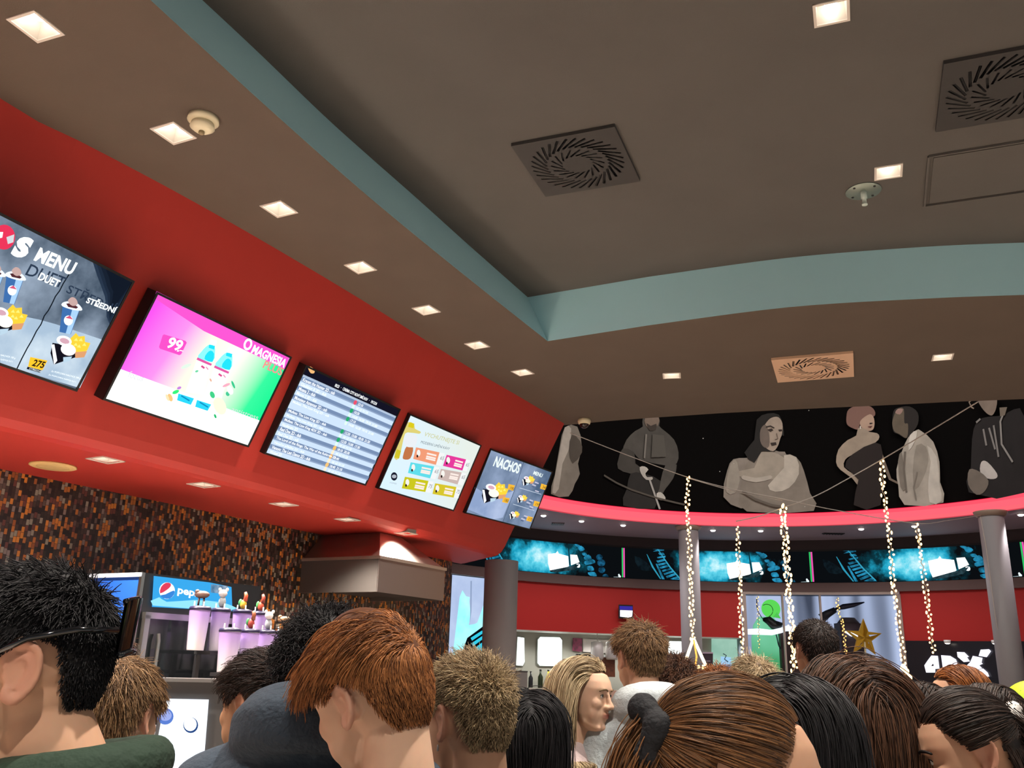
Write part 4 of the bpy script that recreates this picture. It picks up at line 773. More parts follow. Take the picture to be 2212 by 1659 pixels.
FP = Plane(WP(sC, .825, cz), WD, ZA); c = Canvas(FP, .0); M_SKY = em_noise('1f8fe0', '46b8f2', 1.0, 3)
z0 = FP.inv(320, 1311); z1 = FP.inv(500, 1262); sg = thing('x', (0, 0, 0), None, None) if False else None
c.poly([(332, 1244), (452, 1258), (500, 1268), (502, 1320), (328, 1311)], em('3aa7ea', 1.0)); c.poly([(344, 1290), (360, 1300), (420, 1296), (470, 1300), (500, 1308), (500, 1318), (330, 1308)], em('8fdcf8', 1.1), 2); sgn = c.build('sign_panel', t)
c = Canvas(FP, .003); c.ell(360, 1276, 17, 18, em('f6f8fc', 1.2), 24); c.poly([(345, 1282), (347, 1268), (357, 1259), (367, 1260), (368, 1266), (360, 1274)], em('e0405c', 1.0), 2); c.poly([(346, 1286), (356, 1284), (368, 1278), (376, 1276), (375, 1284), (366, 1293), (352, 1292)], em('3a86d8', 1.), 2)
sub_ = c.build('emblem', sgn); c = Canvas(FP, .005); c.text('pepsi', (381, 1287), (432, 1296), (382, 1266), em('f2fbff', 1.25), .03); c.build('lettering', sgn)
c = Canvas(FP, .0); c.poly([(456, 1262), (492, 1266), (491, 1284), (455, 1280)], em_noise('5a6672', 'c8d0d6', .8, 22)); c.build('photo_panel', t)
dr = MB()
zd0, zd1 = .12, FP.inv(330, 1330)[1]+cz
for s_, w_ in ((.03, .035), (wd_-.03, .035)): dr.box(WP(sC+s_, .835, (zd0+zd1)/2), (WD, WN, ZA), (w_, .03, zd1-zd0), M_STEEL)
for z_ in (zd0, zd1): dr.box(WP(sC+wd_/2, .835, z_), (WD, WN, ZA), (wd_-.02, .03, .035), M_STEEL)
d_ = dr.build('door', t); gm, nt, b = newmat('dark_glass'); b.inputs['Base Color'].default_value = (.012, .014, .016, 1); b.inputs['Roughness'].default_value = .08
MB().box(WP(sC+wd_/2, .828, (zd0+zd1)/2), (WD, WN, ZA), (wd_-.05, .01, zd1-zd0), gm).build('glass', d_)
MB().tube([WP(sC+.11, .86, zd1-.1), WP(sC+.11, .87, zd1-.14), WP(sC+.11, .87, zd1-.75), WP(sC+.11, .86, zd1-.8)], .011, M_STEEL, 10).build('handle', d_)
# tiered stand with souvenir cups
M_LAV = [None]
mt, nt, b = newmat('cup_print'); tc = nt.nodes.new('ShaderNodeTexCoord'); sx = nt.nodes.new('ShaderNodeSeparateXYZ'); r = nt.nodes.new('ShaderNodeValToRGB')
r.color_ramp.elements[0].position = .02; r.color_ramp.elements[0].color = (*lin('cfc8cc'), 1); r.color_ramp.elements[1].position = .20; r.color_ramp.elements[1].color = (*lin('a487c4'), 1)
nt.links.new(tc.outputs['Object'], sx.inputs[0]); nt.links.new(sx.outputs[2], r.inputs[0]); nt.links.new(r.outputs[0], b.inputs['Base Color']); b.inputs['Roughness'].default_value = .3
M_CUP = mt; M_LID = df('221c3a', .35)
OFF = 1.15
def cup_at(x, ytop, hgt, rad, topper, lab, off=OFF):
    s_, z = on_wall_par(x, ytop, off); p = WP(s_, off, z-hgt)
    t = thing('souvenir_cup', p, lab, 'cup', 'souvenir cups on the tiered stand')
    MB().lathe([(rad*.78, 0), (rad*.8, .004), (rad, hgt-.012), (rad, hgt-.01)], M_CUP, (0, 0, 0), 28).build('body', t, True, local=True)
    MB().lathe([(rad*1.05, hgt-.014), (rad*1.06, hgt-.004), (rad*.98, hgt+.006), (rad*.5, hgt+.012)], M_LID, (0, 0, 0), 28).build('lid', t, True, local=True)
    st = MB()
    for k in (-.45, .45): st.tube([(k*rad, -rad*.5, hgt-.01), (k*rad, -rad*.5, hgt+.035)], .0045, M_WHITE, 8)
    st.build('straw', t, local=True) if False else [MB().tube([(k*rad, -rad*.5, hgt-.01), (k*rad, -rad*.5, hgt+.035)], .0045, M_WHITE, 8).build('straw', t, local=True) for k in (-.45, .45)]
    if topper:
        tp = MB(); h0 = hgt+.01; ca, cb_, n = topper
        if n == 0:
            tp.sphere((0, 0, h0+.035), (.022, .018, .035), df(ca, .5)); tp.sphere((0, -.004, h0+.085), (.026, .022, .024), df(cb_, .5)); tp.sphere((-.022, 0, h0+.108), (.01, .006, .012), df(cb_, .5)); tp.sphere((.022, 0, h0+.108), (.01, .006, .012), df(cb_, .5))
        elif n == 1:
            tp.sphere((0, 0, h0+.03), (.02, .018, .03), df(ca, .5)); tp.tube([(.008, 0, h0+.05), (.012, 0, h0+.085), (.004, 0, h0+.105)], [.014, .012, .008], df(cb_, .5)); tp.sphere((-.02, 0, h0+.04), (.012, .01, .022), df('3f8a4c', .5))
        else:
            tp.tube([(-.016, 0, h0), (-.014, 0, h0+.05)], .006, df(ca, .5)); tp.tube([(.016, 0, h0), (.014, 0, h0+.05)], .006, df(ca, .5)); tp.sphere((0, 0, h0+.066), (.045, .022, .022), df(cb_, .5)); tp.sphere((-.03, 0, h0+.082), .014, df(cb_, .5))
        tp.build('topper', t, True, local=True)
    return s_, z-hgt
UPR = [(433, 1313, .24, .060, ('4a3434', '5c4038', 2), 'souvenir cup in the top row with a brown topper by the cooler sign'), (478, 1317, .24, .056, ('8f9294', 'c9c4c2', 0), 'souvenir cup in the top row with a grey and white topper'),
       (524, 1320, .24, .056, ('c79a30', 'd65a3a', 1), 'souvenir cup in the top row with a yellow and green topper'), (562, 1324, .24, .056, ('a8442c', '9c3f2e', 1), 'rightmost souvenir cup of the top row with a reddish topper')]
LWR = [(498, 1360, .24, .062, None, 'leftmost souvenir cup of the lower row'), (541, 1362, .24, .056, ('9a3a30', '8a4a2c', 1), 'second souvenir cup of the lower row with a red topper'), (578, 1364, .24, .056, ('9b9ea2', 'd8d2d0', 0), 'souvenir cup of the lower row with a white and grey topper'), (612, 1366, .24, .056, ('8a6a44', '7a5a38', 2), 'rightmost souvenir cup of the lower row, beside the curly black hair')]
zs = [cup_at(x, y, h, r_, tp, lb, 1.0) for x, y, h, r_, tp, lb in UPR]; zs2 = [cup_at(x, y, h, r_, tp, lb, 1.15) for x, y, h, r_, tp, lb in LWR]
t = thing('cup_stand', WP((zs[0][0]+zs2[-1][0])/2, 1.05, 0), 'dark tiered stand under the souvenir cups', 'display stand')
sa, sb = min(z[0] for z in zs+zs2)-.07, max(z[0] for z in zs+zs2)+.08
zu, zl = np.mean([z[1] for z in zs]), np.mean([z[1] for z in zs2])
for L, z_ in ((zs, zu), (zs2, zl)): pass
MB().box(WP((sa+sb)/2+.06, 1.0, min(z[1] for z in zs)-.011), (WD, WN, ZA), (sb-sa-.13, .13, .02), M_DK).build('upper_shelf', t)
MB().box(WP((sa+sb)/2+.06, 1.15, min(z[1] for z in zs2)-.011), (WD, WN, ZA), (sb-sa-.13, .13, .02), M_DK).build('lower_shelf', t)
for o_, zz in ((.93, zu), (1.22, zl)):
    for s_ in (sa+.16, sb-.02): MB().box(WP(s_, o_, (zz-.02)/2), (WD, WN, ZA), (.03, .02, zz-.03), M_DK).build('leg', t)
# self-service kiosk with a bright white screen
kp = at_d(402, 1580, 3.1); ka = math.atan2(-ray(402, 1580)[0], ray(402, 1580)[1]); kx = np.array([math.cos(ka+.0), math.sin(ka), 0]); ky = np.cross(ZA, kx)
kz1 = at_d(420, 1508, 3.1)[2]; KP = Plane(kp, kx, ZA)
t = thing('kiosk', (kp[0], kp[1], 0), 'grey self-service kiosk with a bright white touch screen', 'kiosk')
L, Rr = KP.inv(345, 1510)[0], KP.inv(578, 1510)[0]; ztop = KP.pt(0, KP.inv(450, 1474)[1])[2]
MB().box(kp+kx*(L+Rr)/2+ky*.09+ZA*(ztop/2-kp[2]), (kx, ky, ZA), (Rr-L, .16, ztop), df('605c5a', .5)).build('housing', t)
c = Canvas(KP, .006); c.poly([(357, 1509), (451, 1511), (444, 1600), (433, 1730), (318, 1726), (340, 1600)], em('eef6ff', 1.25)); dsp = c.build('display', t); c = Canvas(KP, .008)
c.ell(357, 1547, 18, 18, em('5c7fd0', 1.)); c.ell(357, 1545, 14, 12, em('9aa9e4', 1.05)); c.ell(412, 1566, 16, 17, em('2a4a86', .9)); c.ell(411, 1564, 14, 15, em('e6f2ff', 1.2)); c.ell(344, 1605, 9, 13, em('a8d86a', 1.05)); c.ell(350, 1612, 6, 8, em('e9f7e0', 1.2)); c.build('icon_picture', dsp)
MB().box(kp+kx*(L+Rr)/2+ky*.03+ZA*(ztop-kp[2]+.006), (kx, ky, ZA), (Rr-L, .1, .012), df('a7a39f', .35, metal=.5)).build('top_edge', t)
# ------------------------------------------------------------------ bar in the round hall
BC = Cyl(CR, RB-.01, .15); BC.lay = .003
for L, lab in (([(1117, 1376), (1131, 1378), (1132, 1430), (1128, 1438), (1114, 1437)], 'leftmost white light panel of the bar wall, beside the column'), ([(1166, 1376), (1208, 1377), (1213, 1383), (1213, 1433), (1208, 1439), (1165, 1438), (1160, 1432), (1161, 1382)], 'white rounded light panel in the middle of the bar wall'), ([(1446, 1385), (1476, 1386), (1476, 1436), (1470, 1438), (1452, 1437), (1444, 1430), (1443, 1390)], 'white light panel of the bar wall, left of the middle column')):
    c = Canvas(BC, .02); c.poly(L, em('f2fbf6', 2.2)); pz = np.mean([c.v[i] for i in range(len(c.v))], 0)
    t = thing('backlit_window', pz, lab, 'light panel', 'white light panels of the bar'); c.build('diffuser', t)
    c = Canvas(BC, .008); Lc = np.mean(L, 0); c.poly([tuple(Lc+(np.array(p)-Lc)*1.07) for p in L], df('6f7068', .5)); c.build('surround', t)
for x, W_ in ((1140, 10), (1220, 16), (1300, 16), (1400, 16), (1500, 12), (1575, 14)):
    a_, z_ = Cyl(CR, RB-.45).inv(x, 1400); P = Cyl(CR, RB-.45).pt(a_, zr0-.05); lamp(P[0], P[1], P[2], W_*1.7, (1, 1, .95), 150)
tp = Cyl(CR, RW+.1)
def bar_item(x, y, D_R, nm, lab, cat, fn, grp=None):
    S = Cyl(CR, D_R); a_, z_ = S.inv(x, y); p = S.pt(a_, z_); t = thing(nm, p, lab, cat, grp, 0); fn(t, p); return t
def bottle(t, p, h='d8cc2a', s=1.):
    MB().lathe([(.04*s, 0), (.042*s, .01), (.042*s, .17*s), (.016*s, .22*s), (.015*s, .27*s)], df(h, .2), p, 16).build('glass_body', t, True); MB().lathe([(.017*s, .265*s), (.017*s, .29*s)], df('2a2a2a', .4), p, 12).build('cap', t, True)
def crate(h): return lambda t, p: (MB().box(p+ZA*.13, (XA, YA, ZA), (.22, .2, .26), df(h, .6)).build('carton', t), MB().box(p+ZA*.27, (XA, YA, ZA), (.23, .21, .02), df('4a4440', .6)).build('lid', t))
bz = 1486
bar_item(1184, 1487, 6.6, 'bottle', 'bright yellow bottle on the bar shelf', 'bottle', lambda t, p: bottle(t, p, 'e4d81e', 1.1), 'bottles on the bar shelf'); bar_item(1193, 1487, 6.6, 'bottle', 'pale cream bottle right of the yellow bottle on the bar shelf', 'bottle', lambda t, p: bottle(t, p, 'f2ecb0', 1.0), 'bottles on the bar shelf'); bar_item(1167, 1486, 6.6, 'bottle', 'dark green bottle left of the yellow bottle', 'bottle', lambda t, p: bottle(t, p, '2a3420', 1.1), 'bottles on the bar shelf'); bar_item(1146, 1485, 6.6, 'bottle', 'black bottle beside the small grey box on the bar shelf', 'bottle', lambda t, p: bottle(t, p, '26282a', .95), 'bottles on the bar shelf'); bar_item(1125, 1485, 6.6, 'carton_box', 'small grey box on the bar shelf beside the column', 'box', crate('8d857e'))
S = Cyl(CR, 6.6); zsh = S.inv(1160, 1487)[1]; aa, ab_ = S.inv(1112, 1487)[0], S.inv(1560, 1487)[0]
t = thing('bar_counter', S.pt((aa+ab_)/2, 0), 'beige back bar counter below the white light panels', 'counter'); N = 30
mbb = MB(); A_ = [Cyl(CR, 6.35).pt(aa*6.35/6.6+(ab_-aa)*6.35/6.6*i/N, 0) for i in range(N+1)]; B_ = [S.pt(aa+(ab_-aa)*i/N, 0, -.25) for i in range(N+1)]
strip(low(A_, zsh-.005), low(B_, zsh-.005), df('9d8f84', .4), mbb); mbb.build('worktop', t); strip(low(A_, 0), low(A_, zsh-.005), df('cfa994', .5)).build('front_panel', t)
def hung(t, p):
    MB().tube([p+ZA*.75, p+ZA*.32], .008, M_STEEL, 8).build('rod', t)
    MB().lathe([(.10, 0), (.12, .04), (.11, .30), (.03, .33)], df('b9b4b0', .25), p, 16).build('clear_bin', t, True)
for x, h in ((1290, '6f6f74'), (1322, '8a8076')): bar_item(x, 1425, 6.3, 'hanging_dispenser', 'clear dispenser hung on a steel rod at the bar, %s' % ('left of the pair' if x == 1290 else 'right of the pair'), 'dispenser', hung, 'hanging dispensers at the bar')
bar_item(1262, 1441, 6.5, 'popcorn_bin', 'brown and golden bin below the hanging dispensers', 'container', lambda t, p: (MB().box(p+ZA*.1, (XA, YA, ZA), (.28, .2, .2), df('6b4a1e', .5, var=.5, vscale=20)).build('bin', t), MB().box(p+ZA*.21, (XA, YA, ZA), (.3, .22, .025), M_DK).build('rim', t)))
bar_item(1312, 1462, 6.5, 'popcorn_bin', 'tall brown bin right of the golden bin at the bar', 'container', lambda t, p: (MB().box(p+ZA*.17, (XA, YA, ZA), (.26, .2, .34), df('6a3a22', .5, var=.4, vscale=15)).build('bin', t), MB().box(p+ZA*.36, (XA, YA, ZA), (.3, .24, .04), df('b9c2c4', .4)).build('lid', t)))
c = Canvas(BC, .03); c.poly([(1236, 1378), (1256, 1379), (1256, 1408), (1235, 1406)], df('7a2448', .5, var=.6, vscale=14)); o_ = c.build('poster'); tag(o_, 'small red and purple poster on the bar wall', 'poster')
c = Canvas(BC, .03); c.poly([(1258, 1380), (1330, 1383), (1330, 1412), (1258, 1408)], df('c6bfba', .4)); o_ = c.build('menu_board'); tag(o_, 'pale board behind the hanging dispensers', 'sign')
# mint-lit wall piece with a small blue and white sticker
c = Canvas(BC, .04); c.poly([(1536, 1376), (1600, 1372), (1600, 1470), (1536, 1470)], em_noise('8fc0ac', 'c4ecd8', .8, 1.2)); t = thing('backlit_wall', np.mean(c.v, 0), 'mint green backlit panel right of the middle column', 'light panel'); c.build('diffuser', t)
c = Canvas(BC, .055); c.poly([(1556, 1418), (1578, 1420), (1580, 1448), (1556, 1446)], em('9cc8ea', 1.0)); c.poly([(1556, 1436), (1579, 1438), (1580, 1448), (1556, 1446)], em('3f7fc0', .9)); c.line([(1561, 1412), (1568, 1416), (1564, 1424), (1572, 1430)], .02, em('40505a', .7)); c.build('sticker', t)
# dark sign behind the light cone
SG = Cyl(CR, 5.2); SG.lay = .003
c = Canvas(SG, .0); c.poly([(1470, 1410), (1540, 1411), (1540, 1442), (1470, 1441)], df('3a2a33', .4)); t = thing('counter_sign', np.mean(c.v, 0), 'dark purple sign with faint lettering behind the cone of lights', 'sign'); c.build('board', t); c = Canvas(SG, .01); c.poly([(1470, 1408), (1540, 1409), (1540, 1412), (1470, 1411)], df('b9a2b4', .4)); c.build('top_edge', t)
c = Canvas(SG, .012); c.line([(1474, 1428), (1480, 1418), (1484, 1428), (1490, 1420)], .02, df('8d7f8a', .5)); c.line([(1516, 1420), (1524, 1428), (1534, 1428)], .02, df('8d7f8a', .5)); c.build('lettering', t)
p0 = np.mean(np.array([SG.pt(*SG.inv(1505, 1441))]), 0); MB().box((p0[0], p0[1], p0[2]/2), (XA, YA, ZA), (.06, .06, p0[2]), M_DK).build('post', t)
# television on the red band
TV = Cyl(CR, RW-.10); TV.lay = .003; c = Canvas(TV, .0); c.poly([(1336, 1306), (1367, 1307), (1368, 1337), (1336, 1336)], M_BLACK); t = thing('wall_monitor', np.mean(c.v, 0), 'small blue and white monitor on the red wall panel', 'monitor'); c.build('bezel', t)
c = Canvas(TV, .006); c.poly([(1338, 1309), (1366, 1310), (1366, 1318), (1338, 1317)], em('3c2fa0', .9)); c.poly([(1339, 1318), (1366, 1319), (1365, 1332), (1357, 1334), (1339, 1332)], em('f6f2ff', 1.5)); c.build('display', t)
q_ = [RW-.10+.0, RW]; a_, z_ = TV.inv(1351, 1321); MB().box((TV.pt(a_, z_)+Cyl(CR, RW).pt(a_*RW/TV.R, z_))/2, (XA, YA, ZA), (.05, .05, .08), M_BLACK).build('wall_mount', t)
# 4DX sign
DX = Cyl(CR, RW-.03, .2); DX.lay = .002; wl4 = em('f2f0ff', 1.5); c = Canvas(DX, .03)
Q = lambda L: [(1900+x*.14105, 1340+y*.14105) for x, y in L]
c.poly(Q([(800, 540), (900, 545), (925, 740), (860, 745), (860, 800), (720, 800), (692, 690), (740, 620)]), wl4); c.poly(Q([(950, 535), (1090, 545), (1180, 600), (1210, 680), (1170, 770), (1080, 800), (985, 800)]), wl4)
for L in ([(1195, 485), (1310, 490), (1380, 560), (1350, 565), (1395, 630), (1300, 640), (1205, 560)], [(1560, 450), (1690, 443), (1720, 475), (1655, 565), (1530, 545)], [(1440, 545), (1590, 575), (1575, 650), (1595, 665), (1540, 690), (1585, 735), (1490, 765), (1460, 815), (1400, 815), (1340, 700), (1400, 640)], [(1500, 770), (1600, 738), (1670, 800), (1695, 860), (1590, 868), (1530, 830)]): c.poly(Q(L), wl4)
t = thing('cinema_sign', np.mean(c.v, 0), 'white backlit 4DX sign on the black wall', 'sign'); c.build('lettering', t); c = Canvas(DX, .034); c.poly(Q([(795, 700), (832, 660), (838, 700)]), M_BLACK); c.build('counter_cutout', t)
for x in (2046, 2149):
    a_, z_ = Cyl(CR, RW-.2).inv(x, 1384); P = Cyl(CR, RW-.2).pt(a_, zr0-.01)
    t = thing('small_spotlight', P, 'small white spot above the 4DX sign, %s' % ('left one' if x < 2100 else 'right one beside the column'), 'ceiling light', 'small spots above the dark wall'); MB().lathe([(.05, -.03), (.055, .02)], M_WHITE, P, 16).build('body', t, True); MB().sphere(P-ZA*.03, (.04, .04, .015), em('fff0e0', 6), 12, 8).build('lamp', t, True)
# display window with figures inside
RWN = RW+1.0; wb = MB(); SB = Cyl(CR, RWN, .3)
mtb, nt, b = newmat('window_backdrop'); b.inputs['Base Color'].default_value = (.55, .6, .72, 1); b.inputs['Roughness'].default_value = .6
strip(arc(RWN, A_W0+2, A_W1-2, 0, 24), arc(RWN, A_W0+2, A_W1-2, zr1, 24), em_noise('454d60', 'bccbee', .85, 1.0, .36, .6, 1, (2.6, 2.6, .12)), wb)  # glows by itself; curtain fold shading is put into the glow as vertical streaks
for aa_ in (A_W0, A_W1): strip([Cyl(CR, RW).pt(-math.radians(aa_)*RW, 0), Cyl(CR, RW).pt(-math.radians(aa_)*RW, zr1)], [SB.pt(-math.radians(aa_)*RWN, 0), SB.pt(-math.radians(aa_)*RWN, zr1)], df('4a4d58', .6), wb)
strip(arc(RW, A_W0, A_W1, zr1, 24), arc(RWN, A_W0, A_W1, zr1, 24), df('4a4d58', .6), wb)
struct('wall_showcase', wb, False, 'pale glowing back of the display window with painted fold shading')
WF = Cyl(CR, RW-.02, .2); t = tag(bpy.data.objects.new('window_1', None), 'display window with a pale frame between the red panels', None, None, 'structure'); COL.objects.link(t); BASE[t.name] = (np.zeros(3), 0.)
fm1 = df('a8988e', .4)
def vbar(x0, y0, x1, y1, w=.05):
    a = WF.pt(*WF.inv(x0, y0)); b_ = WF.pt(*WF.inv(x1, y1)); b_[:2] = a[:2]; b_[2] = 0.02; return MB().box((a+b_)/2, (XA, YA, ZA), (w, .05, a[2]-b_[2]), fm1)
for x in (1606, 1689, 1770, 1939): vbar(x, 1284, x, 1450, .07 if x in (1606, 1939) else .03).build('frame_bar', t)
tb = strip(arc(RW-.05, A_W0, A_W1, zr1-.05, 24), arc(RW-.05, A_W0, A_W1, zr1+.02, 24), fm1); tb.build('frame_head', t)
gl, nt, b = newmat('clear_glass'); b.inputs['Transmission Weight'].default_value = 1; b.inputs['Roughness'].default_value = .0; b.inputs['IOR'].default_value = 1.05; b.inputs['Base Color'].default_value = (.97, .98, .98, 1)
strip(arc(RW, A_W0, A_W1, .02, 24), arc(RW, A_W0, A_W1, zr1-.04, 24), gl).build('pane', t)
PI_ = Cyl(CR, RW+.55, .3)
def at_c(x, y, R): S = Cyl(CR, R); return S.pt(*S.inv(x, y))
C7 = lambda x, y: (1580+x*.18083, 1270+y*.18083)
# big green bottle-shaped prop
p = at_c(*C7(430, 700), RW+.6); hw = np.linalg.norm(at_c(*C7(245, 700), RW+.6)-at_c(*C7(620, 700), RW+.6))/2; zs_ = at_c(*C7(430, 480), RW+.6)[2]; zh = at_c(*C7(470, 140), RW+.6)[2]
t = thing('green_prop', (p[0], p[1], 0), 'large glowing green bottle-shaped prop behind the display window', 'prop')
M_GR = em_noise('3f9a5e', '8fe6c0', .9, .8, .3, .7, 2)
MB().lathe([(hw*.98, 0), (hw, zs_*.5), (hw*1.02, zs_*.92), (hw*.85, zs_*1.02), (hw*.5, zs_*1.08)], M_GR, (p[0], p[1], 0), 32).build('body', t, True)
ph = at_c(*C7(470, 250), RW+.6); MB().sphere((ph[0], ph[1], ph[2]), (hw*.62, hw*.5, (zh-ph[2])), em('5fdc5a', .9), 24, 14).build('top', t, True)
fn_ = MB(); pf = [at_c(*C7(x, y), RW+.5) for x, y in [(545, 290), (590, 365), (500, 350)]]; fn_.prism(pf, np.array([0, .03, 0]), em('55cc58', .85)); fn_.build('fin', t)
# dark boom, propeller and cables in the window
def rod(name, pts, r, lab, R_, m, cat='prop', blade=None):
    P = [at_c(*C7(x, y), R_) for x, y in pts]; t = thing(name, P[0], lab, cat); MB().tube(P, r, m, 10).build('shaft', t, True); return t, P
t, P = rod('dark_boom', [(375, 375), (440, 385), (500, 440), (600, 470)], [.03, .08, .09, .085], 'black tapering boom in front of the green prop', RW+.3, M_BLACK)
cbm = MB(); cbm.tube([at_c(*C7(x, y), RW+.3) for x, y in spline([(300, 130), (310, 260), (375, 375)], 5)], .008, M_BLACK, 6); cbm.build('cable', t, True); cbm = MB(); cbm.tube([at_c(*C7(x, y), RW+.3) for x, y in spline([(500, 470), (540, 580), (570, 700), (630, 770)], 5)], .012, df('27404c', .4), 6); cbm.build('cable', t, True)
cbm = MB(); cbm.tube([at_c(*C7(345+75+75*math.cos(a), 270+75*math.sin(a)), RW+.3) for a in np.linspace(1.2, -2.2, 16)], .006, df('20502c', .5), 6); cbm.build('cable', t, True)
t, P = rod('dark_rotor', [(1240, 255), (1340, 225), (1460, 205), (1590, 172)], [.02, .05, .04, .01], 'dark two-bladed rotor shape in the display window', RW+.35, df('1b1c38', .5)); MB().tube([at_c(*C7(x, y), RW+.35) for x, y in [(1245, 260), (1150, 310), (1075, 365)]], [.05, .07, .09], df('14151f', .5), 10).build('blade', t, True)
t = thing('light_ring', at_c(*C7(500, 530), RW+.2), 'white glowing hoop of light strands across the green prop', 'light'); 
for j, (dy, r_) in enumerate(((-16, .018), (0, .022), (14, .018), (26, .014))):
    MB().tube([at_c(*C7(x, y+dy), RW+.2) for x, y in [(195, 520), (330, 512+j*4), (480, 530), (590, 505), (660, 480), (760, 495), (825, 515)]], r_, em('e6f6ff', 1.7), 8).build('tube', t, True)
t, P = rod('light_tube', [(1365, 520), (1430, 555), (1515, 585)], [.02, .035, .02], 'short white light tube left of the golden star', RW+.2, em('eef6ff', 2.), 'light')
bx = at_c(*C7(1420, 700), RW+.4); t = thing('dark_figure_base', (bx[0], bx[1], 0), 'dark brown block standing behind the golden star', 'prop'); MB().box((bx[0], bx[1], bx[2]/2+.2), (XA, YA, ZA), (.42, .3, bx[2]+.4-.0), df('33242a', .6)).build('block', t); MB().lathe([(.2, bx[2]+.4), (.12, bx[2]+.5)], df('2a1d22', .6), (bx[0], bx[1], 0), 14).build('cap', t, True)
bx = at_c(*C7(680, 800), RW+.45); t = thing('dark_cabinet', (bx[0], bx[1], 0), 'dark brown cabinet right of the green prop', 'cabinet'); zz = at_c(*C7(680, 530), RW+.45)[2]; MB().box((bx[0], bx[1], zz/2), (XA, YA, ZA), (.34, .3, zz), df('3a2326', .6)).build('body', t); MB().box((bx[0], bx[1], zz+.01), (XA, YA, ZA), (.38, .34, .02), df('2a1a1c', .6)).build('top', t)
# golden star on a stick
ps = at_y(1866, 1378, 12.6); d5 = np.linalg.norm(ps-EYE); st = MB(); Rs = 27/FPX*d5*1.35; out = []; inn = []
t = thing('star_ornament', ps-ZA*Rs, 'golden openwork star in front of the display window', 'star'); yv = np.array([0, 1., 0])
def sp(r, a): return (r*math.sin(a), r*math.cos(a))
loop = [sp(Rs if k % 2 == 0 else Rs*.42, k*PI/5+.05) for k in range(10)]
holes = [[sp(Rs*.78, k*2*PI/5+.05), sp(Rs*.36, k*2*PI/5+.35), sp(Rs*.30, k*2*PI/5-.25)] for k in (1, 2, 3, 4)]
v, f = fill([loop]+holes); n = len(v); gd = df('c99a28', .35, metal=.5)
st.add([ps+XA*p[0]+ZA*p[1]-yv*.012 for p in v]+[ps+XA*p[0]+ZA*p[1]+yv*.012 for p in v], [q for q in f]+[tuple(i+n for i in q[::-1]) for q in f], gd)
for Lp in [loop]+holes:
    m_ = len(Lp); st.add([ps+XA*p[0]+ZA*p[1]-yv*.012 for p in Lp]+[ps+XA*p[0]+ZA*p[1]+yv*.012 for p in Lp], [(i, (i+1) % m_, m_+(i+1) % m_, m_+i) for i in range(m_)], gd)
st.build('star_body', t); rg = MB()
for k in range(5):
    a = k*2*PI/5+.05; rg.prism([ps+XA*sp(Rs*.96, a)[0]+ZA*sp(Rs*.96, a)[1]-yv*.012, ps+XA*sp(Rs*.4, a+.5)[0]+ZA*sp(Rs*.4, a+.5)[1]-yv*.012, ps-yv*.05], [0, .002, 0], gd)
rg.build('raised_ridge', t); MB().tube([ps-ZA*Rs*.2-yv*.02, ps-ZA*Rs*1.2, np.array([ps[0], ps[1], .0])], .012, df('d8c9a0', .4), 8).build('stick', t, True)
# ------------------------------------------------------------------ garlands of warm lights
M_WIRE = df('b9aca0', .4); M_BULB = em('ffcd88', 4.5); M_BULB2 = em('ffbe5a', 3.5)
bulb_me = {}
def bulb_obj(parent, p, r, m, dim):
    k = (dim,)
    if k not in bulb_me:
        o = MB().sphere((0, 0, 0), 1.0, m, 10, 6).build('bulb', None, True); bulb_me[k] = o.data
    else: o = bpy.data.objects.new('bulb', bulb_me[k]); COL.objects.link(o)
    o.parent = parent; o.location = Vector(p-BASE[parent.name][0]); o.scale = (r*random.uniform(.8, 1.2), r, r*random.uniform(.9, 2.0)); o['label'] = 'warm glowing bulb'
    return o
def garland(pts, D, n, lab, amp=5, r=.011, dim=False, taper=None):
    P = spline(pts, 10); P = resample(np.array(P), 160); t = thing('light_garland', at_d(*pts[-1], D), lab, 'string lights', 'warm light garlands')
    MB().tube([at_d(x+amp*.35*math.sin(i*.5), y, D) for i, (x, y) in enumerate(P)], .004, M_WIRE, 6).build('wire', t)
    for k in range(n):
        u = (k+.5)/n; i = int(u*159); x, y = P[i]; w = amp*(1+(.6 if taper and u > taper else 0)); side = (-1)**k
        bulb_obj(t, at_d(x+side*w*random.uniform(.1, .9), y+random.uniform(-2, 2), D-random.uniform(-.04, .04)), r, M_BULB2 if dim else M_BULB, dim)
    return t
DG = 10.2
garland([(1487, 1030), (1484, 1090), (1489, 1180), (1493, 1290), (1497, 1385)], DG, 72, 'long garland hanging in front of the middle column, ending in a cone of lights', 6)
garland([(1592, 1138), (1597, 1220), (1599, 1300), (1602, 1370), (1606, 1432)], DG, 56, 'garland left of the display window frame', 6)
garland([(1691, 1090), (1695, 1160), (1702, 1250), (1708, 1340), (1716, 1450)], DG, 98, 'thickest garland, in front of the window left of the black-haired man', 8, .013)
garland([(1903, 996), (1908, 1060), (1920, 1150), (1930, 1260), (1943, 1360), (1953, 1440)], DG, 80, 'tall garland hanging from the sloping cable near the white-jacket figure', 7, .012)
garland([(1979, 1132), (1985, 1170), (1998, 1260), (2008, 1340), (2017, 1412)], DG, 52, 'short garland left of the right column, ending above the 4DX sign', 6)
garland([(1808, 1290), (1812, 1320), (1822, 1360), (1828, 1420)], 13.5, 34, 'dim brownish garland inside the window left of the golden star', 4, .008, True)
garland([(1636, 1286), (1638, 1330), (1640, 1400)], 13.5, 22, 'faint bulb strand standing in for a garland reflection before the green prop', 3, .006, True)  # modelled bulbs imitate a garland mirrored in the window glass
